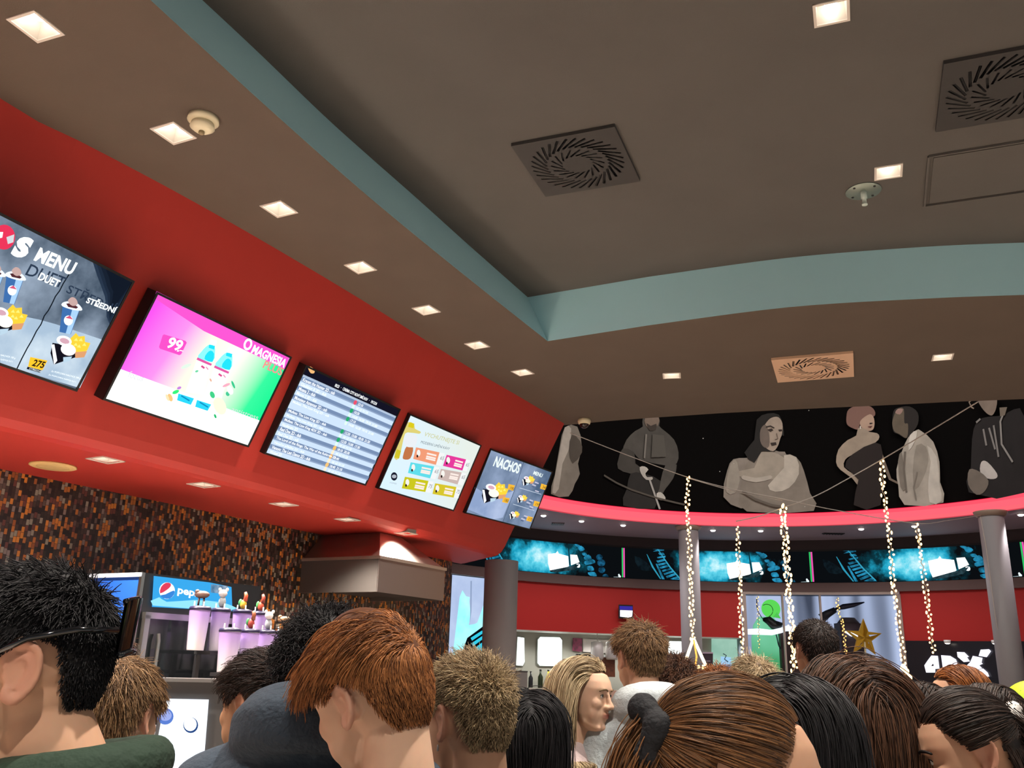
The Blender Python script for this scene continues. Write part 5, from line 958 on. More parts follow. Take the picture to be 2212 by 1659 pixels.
# lit cone at the end of the first garland, flare at the end of the fourth
t = thing('light_cone', at_d(1500, 1455, DG), 'bright open cone of warm lights in front of the dark sign', 'light', None); M_HOT = em('ffe0b0', 5)
A = at_d(1498, 1379, DG); BL, BR2, BM = at_d(1473, 1450, DG), at_d(1530, 1450, DG), at_d(1500, 1458, DG-.25)
for a, b_ in ((A, BL), (A, BR2), (BL, BM), (BM, BR2)): MB().tube([a, (a+b_)/2, b_], .017, M_HOT, 8).build('light_tube', t, True)
MB().tube([A, (A+BM)/2+XA*.03, BM], .010, em('f3a64a', 2.0), 8).build('light_tube', t, True)
for k in range(26):
    u = random.random(); q_ = BL+(BR2-BL)*u; bulb_obj(t, q_+np.array([0, -.05+random.uniform(-.05, .05), random.uniform(-.03, .05)]), .016, M_BULB, False)
t = thing('light_cone', at_d(1966, 1474, DG), 'bright slanted cone of warm lights at the foot of the tall right garland', 'light')
A = at_d(1951, 1436, DG)
for b_ in (at_d(1948, 1448, DG), at_d(1969, 1474, DG)): MB().tube([A, b_], .02, M_HOT, 8).build('light_tube', t, True)
for k in range(22):
    u = random.random(); x = 1950+18*u; bulb_obj(t, at_d(x+random.uniform(-4, 3), 1440+30*u+random.uniform(-3, 3), DG), .02, M_BULB, False)
# carrying cables
def cable(pts, lab, r=.0045):
    P = [at_d(x, y, d) for x, y, d in pts]; P = spline(P, 8); o = MB().tube(P, r, df('c4bab2', .4), 6).build('cable', None, True); return tag(o, lab, 'cable')
cable([(1232, 935, 9.0), (1360, 985, 9.6), (1486, 1031, DG), (1590, 1058, DG), (1687, 1077, DG), (1800, 1101, DG), (1975, 1130, DG), (2050, 1124, 11), (2118, 1113, 12.6)], 'thin cable from the red bulkhead to the right column, carrying garlands')
cable([(2112, 868, 8.0), (2010, 930, 9), (1906, 992, DG), (1830, 1035, DG), (1760, 1072, DG), (1690, 1097, DG), (1640, 1115, DG), (1590, 1126, DG)], 'thin cable from the ceiling edge at right down to the left garlands', .006)
cable([(1487, 1033, DG), (1590, 1062, DG), (1690, 1081, DG)], 'second thin cable running along the left half of the long cable', .004)
tag(MB().tube([at_d(2118, 1116, 12.55), at_d(2130, 1180, 12.55), at_d(2150, 1330, 12.5), at_d(2176, 1480, 12.5)], .006, df('cfc8c0', .4), 6).build('cable'), 'thin cable running down the right column', 'cable')
# ================================================================== PEOPLE
def rot_head(yaw, pitch, roll):
    """yaw 0 looks away from the viewer (+Y), positive turns to the left; pitch positive looks down; roll positive tips to the left"""
    y, p, r = map(math.radians, (yaw, pitch, roll))
    Rz = np.array([[math.cos(y), -math.sin(y), 0], [math.sin(y), math.cos(y), 0], [0, 0, 1]])
    Rx = np.array([[1, 0, 0], [0, math.cos(-p), -math.sin(-p)], [0, math.sin(-p), math.cos(-p)]])
    Ry = np.array([[math.cos(-r), 0, math.sin(-r)], [0, 1, 0], [-math.sin(-r), 0, math.cos(-r)]])
    return Rz @ Rx @ Ry
FACE = [(.088, .058, .072, -.03), (.062, .067, .089, -.03), (.037, .071, .096, -.03), (.016, .071, .0885, -.03), (-.010, .0695, .089, -.03), (-.032, .065, .0885, -.025), (-.055, .0605, .0895, -.02), (-.076, .054, .0855, -.01), (-.095, .041, .0865, .005), (-.109, .026, .079, .02), (-.116, .012, .066, .035)]
def ring_loft(mb, rows, m, seg=40, ex=2.4):
    V = []
    for z, w, yf, yb in rows:
        cy, h = (yf+yb)/2, (yf-yb)/2
        for k in range(seg):
            t = 2*PI*k/seg; c, s = math.cos(t), math.sin(t); V.append((w*math.copysign(abs(c)**(2/ex), c), cy+h*math.copysign(abs(s)**(2/ex), s), z))
    n = len(rows); f = [(i*seg+(k+1) % seg, i*seg+k, (i+1)*seg+k, (i+1)*seg+(k+1) % seg) for i in range(n-1) for k in range(seg)]
    f += [tuple(range(seg)), tuple(range((n-1)*seg, n*seg))[::-1]]; mb.add(V, f, m)
def caps(mb, p, q, r0, r1, m, seg=14):
    p, q = np.array(p, float), np.array(q, float); d = q-p; L = np.linalg.norm(d); d /= L; a = np.cross(d, [0, 0, 1.] if abs(d[2]) < .9 else [1., 0, 0]); a /= np.linalg.norm(a); b = np.cross(d, a)
    prof = [(max(r0*math.sin(t), 1e-4), -r0*math.cos(t)) for t in np.linspace(0, PI/2, 5)]+[(max(r1*math.cos(t), 1e-4), L+r1*math.sin(t)) for t in np.linspace(0, PI/2, 5)]
    mb.lathe(prof, m, p, seg, (a, b, d))
def head_parts(m, ear=True, fem=False):
    h = MB(); ring_loft(h, FACE[::-1], m)
    h.sphere((0, -.012, .034), (.0765, .098, .091), m, 40, 24); h.sphere((0, -.03, -.02), (.062, .068, .06), m, 32, 18)
    fb = .008 if fem else .012; caps(h, (-.032, .087 if fem else .086, .034), (.032, .087 if fem else .086, .034), fb, fb, m); ny = -.005 if fem else 0
    caps(h, (0, .090, .024), (0, .102+ny*.5, -.004), .0065 if fem else .0075, .008 if fem else .0095, m); caps(h, (0, .102+ny*.5, -.004), (0, .1165+ny, -.023), .008 if fem else .0095, .0095 if fem else .0115, m)
    for s in (-1, 1):
        h.sphere((s*.0125, .099, -.026), (.0095, .011, .009), m); h.sphere((s*.036, .066, -.014), (.029, .0215, .027), m); h.sphere((s*.036, .055, -.046), (.027, .026, .036), m); h.sphere((s*.032, .0745, .0155), (.0165, .0135, .0125), m)
        caps(h, (s*.046, .03, -.078), (s*.026, .074, -.098), .011, .011, m)
        if ear:
            E = [(.014, .010), (.015, .024), (.006, .034), (-.008, .035), (-.021, .026), (-.025, .008), (-.021, -.010), (-.012, -.023), (-.002, -.031), (.008, -.027), (.010, -.016)]
            fx = lambda y, z: np.array([s*(.0745+.010*max(0, (.014-y)/.04)+.004), y-.012, z+.004])
            P = spline([fx(*e) for e in E], 3)
            rr = np.interp(np.linspace(0, 1, len(P)), [0, .2, .6, .8, .9, 1], [.0035, .0048, .0045, .0058, .0066, .004])
            for i in range(len(P)-1): caps(h, P[i], P[i+1], rr[i], rr[i+1], m, 8)
            Q = spline([fx(.004, .018), fx(-.008, .020), fx(-.014, .008), fx(-.011, -.008), fx(-.003, -.016)], 3)
            for i in range(len(Q)-1): caps(h, Q[i]-np.array([s*.002, 0, 0]), Q[i+1]-np.array([s*.002, 0, 0]), .0036, .0036, m, 8)
            h.add(*(lambda c: ([tuple(c+np.array([s*dx, -.020*math.cos(t), .030*math.sin(t)])) for dx in (-.012, .000) for t in np.linspace(0, 2*PI, 16, endpoint=False)]+[tuple(c-np.array([s*.012, 0, 0])), tuple(c)], [(i, (i+1) % 16, 16+(i+1) % 16, 16+i) if s > 0 else ((i+1) % 16, i, 16+i, 16+(i+1) % 16) for i in range(16)]+[(32, (i+1) % 16, i) if s > 0 else (32, i, (i+1) % 16) for i in range(16)]+[(33, 16+i, 16+(i+1) % 16) if s > 0 else (33, 16+(i+1) % 16, 16+i) for i in range(16)]))(fx(-.005, .004)-np.array([s*.004, 0, 0])), m)
            h.sphere(fx(.012, -.004)-np.array([s*.004, 0, 0]), (.004, .004, .006), m, 10, 8)
    h.sphere((0, .0915, -.0505), (.021, .0075, .0058), m); h.sphere((0, .0905, -.0615), (.0185, .0085, .0066), m); h.sphere((0, .078, -.098), (.020, .015, .014), m)
    return h
def remesh(mb, voxel, smooth, name, mats):
    me = bpy.data.meshes.new(name); me.from_pydata([tuple(p) for p in mb.v], [], mb.f); ob = bpy.data.objects.new(name, me); COL.objects.link(ob)
    md = ob.modifiers.new('r', 'REMESH'); md.mode = 'VOXEL'; md.voxel_size = voxel; md.use_smooth_shade = True
    if smooth: sm = ob.modifiers.new('s', 'SMOOTH'); sm.factor = .5; sm.iterations = smooth
    dg = bpy.context.evaluated_depsgraph_get(); dg.update(); out = bpy.data.meshes.new_from_object(ob.evaluated_get(dg)); bpy.data.objects.remove(ob); bpy.data.meshes.remove(me)
    out.name = name; out.materials.clear()
    for m in mats: out.materials.append(m)
    return out
def link_mesh(me, name, parent):
    o = bpy.data.objects.new(name, me); COL.objects.link(o); o.parent = parent; BASE[o.name] = BASE[parent.name]; return o
def body_prims(mb, m, s, w, inf=0., legs=True, arms=True, torso=True, hands=True):
    """standing figure, feet at z=0, facing +Y, nominal neck base at 1.50 before scaling s"""
    S = lambda p: (p[0]*w, p[1], p[2]*s); r = lambda a: a*w+inf
    if torso:
        rows = [(.86, .150, .105), (.95, .172, .120), (1.06, .148, .105), (1.16, .150, .110), (1.28, .172, .125), (1.37, .180, .120), (1.43, .165, .098), (1.475, .118, .075), (1.51, .062, .060)]
        ring_loft(mb, [(z*s+(inf*.5 if z > 1.4 else 0), r(a), b*w+inf-.012, -b*w-inf-.012) for z, a, b in rows], m, 32, 2.3)
        for x in (-1, 1): caps(mb, S((x*.10, -.012, 1.425)), S((x*.178, -.012, 1.395)), r(.055), r(.056), m)
    if arms:
        for x in (-1, 1):
            caps(mb, S((x*.185, -.012, 1.39)), S((x*.225, -.03, 1.11)), r(.050), r(.041), m); caps(mb, S((x*.225, -.03, 1.11)), S((x*.232, .045, .87)), r(.041), r(.029), m)
            if hands:
                caps(mb, S((x*.232, .05, .86)), S((x*.232, .065, .80)), .028, .032, m)
                for k, (dy, L) in enumerate(((-.022, .062), (-.008, .075), (.008, .08), (.024, .07))): a = np.array(S((x*.232, .065+dy, .795))); c_ = a+np.array([-x*.006, .008, -L*.55]); caps(mb, a, c_, .0085, .008, m, 10); caps(mb, c_, c_+np.array([-x*.016, .004, -L*.42]), .008, .0065, m, 10)
                a = np.array(S((x*.224, .085, .835))); caps(mb, a, a+np.array([-x*.01, .03, -.03]), .011, .0095, m, 10); caps(mb, a+np.array([-x*.01, .03, -.03]), a+np.array([-x*.016, .036, -.062]), .0095, .008, m, 10)
    if legs:
        for x in (-1, 1):
            caps(mb, S((x*.088, -.01, .90)), S((x*.098, .0, .49)), r(.086), r(.058), m); caps(mb, S((x*.098, -.0, .49)), S((x*.10, -.025, .09)), r(.057), r(.038), m)
            caps(mb, (x*.10*w, -.045, .034+.0), (x*.108*w, .15, .03), .034, .03, m)
def scalp_points(n, rng, hairline=0., nape=-.07):
    """roots over the skull (head coordinates) and their normals"""
    P = []; N = []
    while len(P) < n:
        d = rng.normal(size=3); d /= np.linalg.norm(d); rz = .093 if d[2] > 0 else .112
        p = np.array([0, -.012, .034])+d*np.array([.0785, .100, rz]); az = abs(math.degrees(math.atan2(p[0], p[1]+.012)))
        zl = np.interp(az, [0, 35, 58, 72, 98, 118, 130, 150, 180], [.086+hairline, .080+hairline, .048, .020, .046, .040, -.02, nape, nape-.008])
        if p[2] > zl: nn = d/np.array([.0785, .1, rz]); P.append(p); N.append(nn/np.linalg.norm(nn))
    return np.array(P), np.array(N)
SK_C = np.array([0, -.012, .034])
def march(P, N, steps, L, flow, lift, grav, noise, rng, off=.004, wave=0., col_body=None):
    """grow strands in head coordinates; flow(p) gives the combing direction"""
    pts = [P.copy()]; p = P.copy(); n = N.copy(); K = steps; ph = rng.uniform(0, 6.28, len(P)); nz = rng.normal(size=P.shape)
    for k in range(K):
        u = k/K; f = flow(p); f = f-(f*n).sum(1)[:, None]*n*(1-u*.6); f /= np.linalg.norm(f, axis=1)[:, None]+1e-9
        d = f+n*lift[:, None]*(1-u)**1.5+GDIR[None]*(grav*u)[:, None] if hasattr(grav, '__len__') else f+n*lift[:, None]*(1-u)**1.5+GDIR[None]*grav*u
        d = d+nz*noise+(wave*np.stack([np.sin(ph+k*1.3), np.cos(ph*1.7+k*1.1), np.sin(ph*.6+k*.9)], 1) if wave else 0); d /= np.linalg.norm(d, axis=1)[:, None]
        p = p+d*(L/K)[:, None]
        q = p-SK_C; R = np.where(q[:, 2:3] > 0, np.array([[.0785, .100, .093]]), np.array([[.0785, .100, .125]]))+off; e = np.linalg.norm(q/R, axis=1); ins = e < 1
        p[ins] = SK_C+q[ins]/e[ins][:, None]; q2 = p-SK_C; n = q2/(R*R); n /= np.linalg.norm(n, axis=1)[:, None]
        if col_body is not None: p = col_body(p)
        pts.append(p.copy())
    return np.stack(pts, 1)          # strands x points x 3
GDIR = np.array([0, 0, -1.])
def strand_object(name, S, rad, mat, parent):
    n, k, _ = S.shape; hc = bpy.data.hair_curves.new(name); hc.add_curves([k]*n); hc.position_data.foreach_set('vector', (S.reshape(-1, 3)-BASE[parent.name][0]).astype(np.float32).ravel())
    a = hc.attributes.get('radius') or hc.attributes.new('radius', 'FLOAT', 'POINT'); t = np.tile(np.linspace(1, .35, k), n)*rad*np.repeat(RNG.uniform(.7, 1.3, n), k); a.data.foreach_set('value', t.astype(np.float32))
    hc.materials.append(mat); o = bpy.data.objects.new(name, hc); COL.objects.link(o); o.parent = parent; BASE[o.name] = BASE[parent.name]; tag(o, kind='stuff'); return o
def hair_cap(Rm, Hc, mat, parent, off, hairline, nape, name='hair', grow=(0, 0, 0)):
    """solid under-layer of hair following the skull"""
    V = []; idx = {}; F = []; nu, nv = 48, 30
    for j in range(nv+1):
        for i in range(nu):
            th = PI*j/nv; ph = 2*PI*i/nu; d = np.array([math.sin(th)*math.sin(ph), math.sin(th)*math.cos(ph), math.cos(th)]); rz = .093 if d[2] > 0 else .112
            p = SK_C+d*(np.array([.0785, .100, rz])+off+np.array(grow)*max(0, d[2])); az = abs(math.degrees(math.atan2(p[0], p[1]+.012)))
            zl = np.interp(az, [0, 35, 58, 72, 98, 118, 130, 150, 180], [.088+hairline, .082+hairline, .050, .024, .048, .042, -.018, nape, nape-.008])
            e = max(0., min(1., (p[2]-zl)/.02)); q = SK_C+(p-SK_C)*(1-(off+.006)/.09*(1-e)); V.append((q, p[2] > zl-.012))
    for j in range(nv):
        for i in range(nu):
            q = [j*nu+i, j*nu+(i+1) % nu, (j+1)*nu+(i+1) % nu, (j+1)*nu+i]
            if all(V[a][1] for a in q): F.append(tuple(q[::-1]))
    mb = MB().add([Hc+Rm @ v for v, _ in V], F, mat); return mb.build(name, parent, True)
def fl_radial(c):        # combed away from a crown whorl
    return lambda p: (p-np.array(c)[None])
def fl_dir(d): return lambda p: np.tile(np.array(d, float)[None], (len(p), 1))
def fl_to(c): return lambda p: np.array(c)[None]-p
SKIN = {'fair': skinmat('c89c7f'), 'warm': skinmat('bf906e'), 'tan': skinmat('a87c5e'), 'pale': skinmat('d9b297')}
M_EYEW = df('d9d4ce', .2); M_IRIS = df('2a1c14', .1)
PPL = []
def person(lab, px, py, D, yaw, pitch=0, roll=0, tyaw=None, lean=(0, 0), hair=None, skin='fair', top='20242a', kind='jacket', pants='23262e', vox=.0055, w=1.0, hs=1.0, collar=None, eyes=True, sleeve_vox=.012, topvar=.15, drop=.085, fem=False, sm=4):
    Hc = at_d(px, py, D); Rm = rot_head(yaw, pitch, roll)*hs; ty = yaw if tyaw is None else tyaw; Rt = rot_head(ty, 0, 0)
    nb = Hc+Rm @ np.array([0, -.032, -.085])              # skull base
    tp = np.array([nb[0], nb[1], 0])+Rt @ np.array([lean[0], lean[1]-.02, 0]); zn = nb[2]-drop; s = zn/1.50
    o = thing('person', (tp[0], tp[1], 0), lab, 'person', None); m = SKIN[skin]
    mb = MB(); h = head_parts(m, True, fem); mb.add([Hc+Rm @ np.array(v) for v in h.v], h.f, m)
    bb = MB(); body_prims(bb, m, s, w); mb.add([tp+Rt @ np.array(v) for v in bb.v], bb.f, m)
    n0 = tp+np.array([0, 0, zn-.03]); n1 = Hc+Rm @ np.array([0, -.036, -.045]); caps(mb, n0, n1, .062*w, .054*w, m, 24); caps(mb, Hc+Rm @ np.array([0, .005, -.075]), n0+Rt @ np.array([0, .02, .02]), .042*w, .045*w, m, 20)
    me = remesh(mb, vox, sm, 'body', [m]); V = np.empty(len(me.vertices)*3); me.vertices.foreach_get('co', V); V = V.reshape(-1, 3)
    Lc = (V-Hc) @ (Rm/hs**2); tint = np.exp(-((Lc[:, 0]/.022)**4+((Lc[:, 2]+.056)/.0095)**4))*(Lc[:, 1] > .082)*.85; tint += .35*np.exp(-(((np.abs(Lc[:, 0])-.085)/.010)**2))*(np.abs(Lc[:, 2]) < .045)*(np.abs(Lc[:, 1]+.012) < .035)
    a = me.attributes.new('tint', 'FLOAT', 'POINT'); a.data.foreach_set('value', tint.astype(np.float32)); me.vertices.foreach_set('co', (V-BASE[o.name][0]).ravel()); me.update(); link_mesh(me, 'body', o)
    if eyes:
        for sx in (-1, 1):
            c = Hc+Rm @ np.array([sx*.032, .0763, .0135]); f = Rm @ np.array([0, 1., 0])/hs; e = MB().sphere(c, .0123, M_EYEW, 16, 10); ax = (Rm @ XA/hs, Rm @ ZA/hs, f); e.lathe([(.0058, .0112), (.004, .0122), (.0005, .0125)], M_IRIS, c, 14, ax); e.build('eye', o, True)
            br = MB(); P = [Hc+Rm @ np.array([sx*x, y, z]) for x, y, z in ((.016, .0985, .031), (.028, .0975, .036), (.042, .089, .034), (.05, .08, .028))]; br.tube(spline(P, 4), [.0028]*4+[.0034]*4+[.0028]*4+[.001], hair['mat'] if hair else M_DK, 8); br.build('eyebrow', o, True)
            ly = MB(); P = [Hc+Rm @ np.array([sx*(.032+.0135*math.cos(t)), .0885-.004*abs(math.cos(t)), .0125+.005*math.sin(t)]) for t in np.linspace(.1, PI-.1, 8)]; ly.tube(P, .0011, M_BLACK, 6); ly.build('eyelash', o, True)
    # clothes
    mt = df(top, .85, bump=.35, bscale=90, var=topvar, vscale=14)
    bb = MB(); body_prims(bb, mt, s, w, .022 if kind != 'shirt' else .012, legs=False, hands=False); tb = MB().add([tp+Rt @ np.array(v) for v in bb.v], bb.f, mt)
    if collar == 'hood':
        for r_, z_, y_, k in ((.034, .015, -.03, 1.05), (.042, -.01, -.045, 1.15), (.036, -.035, -.05, 1.2)):
            R_ = [np.array([.105*k*math.sin(t), y_-.085*k*math.cos(t), z_+.03*math.cos(t)]) for t in np.linspace(-2.4, 2.4, 17)]
            for i in range(16): caps(tb, n0+Rt @ R_[i]+ZA*.05, n0+Rt @ R_[i+1]+ZA*.05, r_*(.75+.35*math.cos((i-8)*.25)), r_*(.75+.35*math.cos((i-7)*.25)), mt)
    elif collar:
        R_ = [np.array([.078*w*math.sin(t), -.012-.078*w*math.cos(t), .035+.012*math.cos(t)]) for t in np.linspace(-2.6, 2.6, 15)]
        for i in range(14): caps(tb, n0+Rt @ R_[i], n0+Rt @ R_[i+1], collar, collar, mt)
    tm = remesh(tb, sleeve_vox, 3, 'top', [mt]); tm.transform(Matrix.Translation(Vector(-BASE[o.name][0]))); link_mesh(tm, 'jacket' if kind == 'jacket' else kind, o)
    mp = df(pants, .85, var=.1); bb = MB(); body_prims(bb, mp, s, w, .014, arms=False, torso=False); ring_loft(bb, [(z*s, a*w+.012, b*w, -b*w-.02) for z, a, b in ((.82, .15, .11), (.90, .170, .118), (.97, .170, .118), (1.02, .15, .105))], mp, 32)
    pb = MB().add([tp+Rt @ np.array(v) for v in bb.v], bb.f, mp); pm = remesh(pb, .018, 2, 'trousers', [mp]); pm.transform(Matrix.Translation(Vector(-BASE[o.name][0]))); link_mesh(pm, 'trousers', o)
    for x in (-1, 1):
        sh = MB(); caps(sh, tp+Rt @ np.array([x*.10*w, -.06, .045]), tp+Rt @ np.array([x*.108*w, .17, .04]), .045, .04, M_DK); sh.build('shoe', o, True)
    # hair
    if hair:
        rng = np.random.default_rng(int(px*7+py)); mat = hair['mat']; st = hair['style']; n = hair.get('n', 5000); hl, nape = hair.get('line', 0.), hair.get('nape', -.07); off = hair.get('off', .008)
        global GDIR; GDIR = Rm.T @ np.array([0, 0, -1.])/hs
        cap = hair_cap(Rm, Hc, mat, o, off, hl, nape, grow=hair.get('grow', (0, 0, 0))); P, N = scalp_points(n, rng, hl, nape); z = P[:, 2]; top_ = np.clip((z-.03)/.06, 0, 1); rad = hair.get('rad', .0009); S = None; azr = np.degrees(np.arctan2(np.abs(P[:, 0]), P[:, 1]+.012)); earf = 1-.85*np.exp(-((azr-95)/24)**2)*np.clip((.085-z)/.03, 0, 1); backf = np.where(azr > 110, np.clip((z+.09)/.10, .25, 1), 1)
        inv = lambda X: Hc+X @ Rm.T
        bodycol = None
        if st in ('long', 'half'):
            B_ = Rt.T @ Rm
            def bodycol(p):
                X = (inv(p)-tp) @ Rt; sh = X[:, 2] < zn-.0; ex = X[:, 0]/(.21*w); ey = (X[:, 1]+.012)/(.135*w); e = np.sqrt(ex**2+ey**2); low = X[:, 2] < (zn-.05-.25*np.clip(np.abs(X[:, 0])-.07, 0, .2)); i = low & (e < 1)
                X[i, :2] = np.stack([ex[i]/e[i]*.21*w, ey[i]/e[i]*.135*w-.012], 1); Y = tp+X @ Rt.T; return (Y-Hc) @ Rm/hs**2
        if st == 'short':
            L = hair['len'][1]+(hair['len'][0]-hair['len'][1])*top_; L = L*earf*backf*rng.uniform(.75, 1.15, len(L)); wh = np.array(hair.get('whorl', (0, -.085, .10)))[None]+rng.normal(size=P.shape)*.022; S = march(P+N*off*.6, N, 8, L, lambda p: p-wh, np.full(len(L), hair.get('lift', .5)), .5, hair.get('noise', .25), rng, off*.8, hair.get('wave', 0))
        elif st == 'swept':      # long on top and combed forward, cropped at the back
            L = np.interp(z, [.03, .085], [hair['len'][1], hair['len'][0]])*earf*backf*rng.uniform(.7, 1.15, len(z)); fw = np.array(hair['dir'], float)
            def flow(p): u = np.clip((p[:, 2:3]-.0)/.06, 0, 1); return u*fw[None]+(1-u)*(np.array([[0, -.3, -1.]]))
            S = march(P+N*off*.6, N, 10, L, flow, np.full(len(L), hair.get('lift', .8)), hair.get('grav', .9), hair.get('noise', .16), rng, off, hair.get('wave', 0))
        elif st == 'long':
            L = hair['len'][0]*rng.uniform(.8, 1.1, len(z)); pr = hair.get('part', 0.)+rng.normal(size=(len(P), 1))*.013
            def flow(p):
                sd = np.sign(p[:, 0:1]-pr+1e-4); u = np.clip((.10-p[:, 2:3])/.08, 0, 1); return np.concatenate([sd*(1-u)*1.0, -(.35+1.6*np.clip(p[:, 1:2]/.07, 0, 1))*(1-u*.3), -.25-u*.6], 1)+u*GDIR[None]*1.2
            S = march(P+N*off*.6, N, 26, L, flow, np.full(len(L), hair.get('lift', .25)), 1.6, hair.get('noise', .07), rng, off, hair.get('wave', 0), bodycol)
        elif st in ('pony', 'half'):
            tie = np.array(hair['tie']); D_ = np.linalg.norm(P-tie, axis=1); L = D_*1.22
            up = np.ones(len(P), bool) if st == 'pony' else (P[:, 2] > hair.get('split', .03))
            S1 = march((P+N*off*.6)[up], N[up], 12, L[up], fl_to(tie), np.full(up.sum(), .12), .0, .04, rng, off); strand_object('hair_strands', inv(S1.reshape(-1, 3)).reshape(S1.shape), rad, mat, cap)
            k = hair.get('tail_n', 1800); T0 = tie+rng.normal(size=(k, 3))*hair.get('tail_r', .016); nrm = np.tile(np.array([[0, -1., .1]]), (k, 1)); tl = hair['tail']*rng.uniform(.75, 1.1, k)
            Tl = march(T0, nrm, 18, tl, lambda p: np.tile(np.array([[0, -.6, -.1]]), (len(p), 1))+GDIR[None]*1.0, np.full(k, .45), 2.0, .08, rng, off, hair.get('wave', 0), bodycol)
            Tm = Tl; tail = MB(); c0_ = inv(Tm.mean(0)); tail.tube(c0_, np.interp(np.linspace(0, 1, len(c0_)), [0, .3, .8, 1], [.016, .03, .022, .006]), mat, 10); to = tail.build('ponytail', o, True); strand_object('hair_strands', inv(Tm.reshape(-1, 3)).reshape(Tm.shape), rad, mat, to)
            if st == 'half':
                lo = ~up & (azr > 100); L2 = np.full(lo.sum(), hair['len'][0])*rng.uniform(.8, 1.1, lo.sum()); S = march((P+N*off*.6)[lo], N[lo], 20, L2, lambda p: np.tile(np.array([[0, -.5, 0]]), (len(p), 1))+GDIR[None]*1.2, np.full(lo.sum(), .2), 1.5, .06, rng, off, 0, bodycol)
            else: S = None
            if hair.get('scrunchie'):
                sc = MB(); ax = Rm/hs; C0 = Hc+Rm @ (tie+np.array([0, -.014, .0]))
                for k in range(16):
                    t0_, t1_ = 2*PI*k/16, 2*PI*(k+1)/16; r0 = hair.get('sc_r', .030)
                    a_ = C0+ax @ np.array([r0*math.cos(t0_), .006*math.sin(3*t0_), r0*math.sin(t0_)]); b_ = C0+ax @ np.array([r0*math.cos(t1_), .006*math.sin(3*t1_), r0*math.sin(t1_)]); caps(sc, a_, b_, .017+.004*math.sin(5*t0_), .017+.004*math.sin(5*t1_), df(hair['scrunchie'], .8), 10)
                me_ = remesh(sc, .004, 1, 'scrunchie', [df(hair['scrunchie'], .85, bump=.4, bscale=120)]); me_.transform(Matrix.Translation(Vector(-BASE[o.name][0]))); link_mesh(me_, 'scrunchie', o)
        elif st == 'curly':
            L = hair['len'][0]*rng.uniform(.7, 1.2, len(z)); S = march(P+N*off*.6, N, 12, L, fl_radial((0, -.07, .10)), np.full(len(L), .9), .3, .5, rng, off*.8, hair.get('wave', .9))
        elif st == 'bun':
            tie = np.array(hair['tie']); L = np.linalg.norm(P-tie, axis=1)*1.2; S = march(P+N*off*.6, N, 10, L, fl_to(tie), np.full(len(L), .15), 0., .06, rng, off)
            k = 1500; d = rng.normal(size=(k, 3)); d /= np.linalg.norm(d, axis=1)[:, None]; rB = hair.get('bun_r', .045); T0 = tie+d*rB*.8; Tm = [T0]; cur = T0; tan = np.cross(d, rng.normal(size=(k, 3)))
            for q in range(8): cur = cur+tan/np.linalg.norm(tan, axis=1)[:, None]*.012; e = cur-tie; cur = tie+e/np.linalg.norm(e, axis=1)[:, None]*rB*rng.uniform(.9, 1.1, (k, 1)); Tm.append(cur)
            Tm = np.stack(Tm, 1); bo = MB().sphere(Hc+Rm @ tie, rB*.92, mat, 18, 12).build('hair_bun', o, True); strand_object('hair_strands', inv(Tm.reshape(-1, 3)).reshape(Tm.shape), rad, mat, bo)
        if S is not None: strand_object('hair_strands', inv(S.reshape(-1, 3)).reshape(S.shape), rad, mat, cap)
    PPL.append((o, Hc, Rm, Rt, tp, zn)); return PPL[-1]
HM = dict(black=hairmat('0b0a0c', '1c1a1d'), dark=hairmat('17110f', '3a2a22'), brown=hairmat('2c1d15', '6b4a36'), light=hairmat('4b3524', 'a5825c'), ginger=hairmat('553018', 'b87a48'), blond=hairmat('5c4a34', 'cbb48c'), ashblond=hairmat('6f5a40', 'd2bd98'), auburn=hairmat('4a2510', 'a0602c'), mix=hairmat('372416', '805834'), curlyb=hairmat('261610', '6e4b36'))
H = lambda m, **k: dict(mat=HM[m], **k)
p1 = person('person with short black hair at the left edge, ear towards us, dark green jacket', 26, 1460, 1.075, 112, 2, 0, 95, (0, -.03), H('black', style='short', len=(.032, .010), n=12000, nape=-.05, off=.006, grow=(.002, .0, .010), lift=.55, noise=.3, rad=.001), 'fair', '1f3526', 'jacket', vox=.0036, collar=.03, sleeve_vox=.01, drop=.03, hs=.95, sm=1)
person('person with light brown hair seen from behind, navy collar, in front of the kiosk screen', 252, 1556, 2.05, -7, 8, 0, -5, (0, .02), H('light', style='short', len=(.055, .045), n=9000, nape=-.085, off=.010, lift=.3, noise=.12, whorl=(.0, -.06, .125), rad=.001), 'fair', '1c2748', 'jacket', vox=.005, collar=.022)
person('person with brown hair facing us, only the forehead showing above the light brown hair', 232, 1446, 3.45, 178, 4, 0, 178, (0, -.02), H('brown', style='short', len=(.04, .02), n=2500, off=.010, rad=.0012), 'fair', '7c7c80', 'shirt', vox=.007)
person('young person in left profile with thick dark brown hair and a pale teal collar', 562, 1536, 2.22, 58, 4, 0, 60, (0, .0), H('dark', style='swept', len=(.068, .03), dir=(.1, .7, .0), n=8000, off=.014, lift=.6, nape=-.06, grav=.6, line=.006, rad=.001), 'warm', '5f8f98', 'shirt', vox=.0045, w=.92, collar=.016)
person('person with curly black hair in a dark blue-grey hooded top, seen from behind', 698, 1478, 1.80, 8, 4, 0, 6, (0, .0), H('black', style='curly', len=(.05,), n=8000, off=.012, grow=(.002, 0, .012), nape=-.06, rad=.0012, wave=1.0), 'fair', '2c3946', 'jacket', vox=.0055, collar='hood', sleeve_vox=.011, w=1.04, drop=.005)
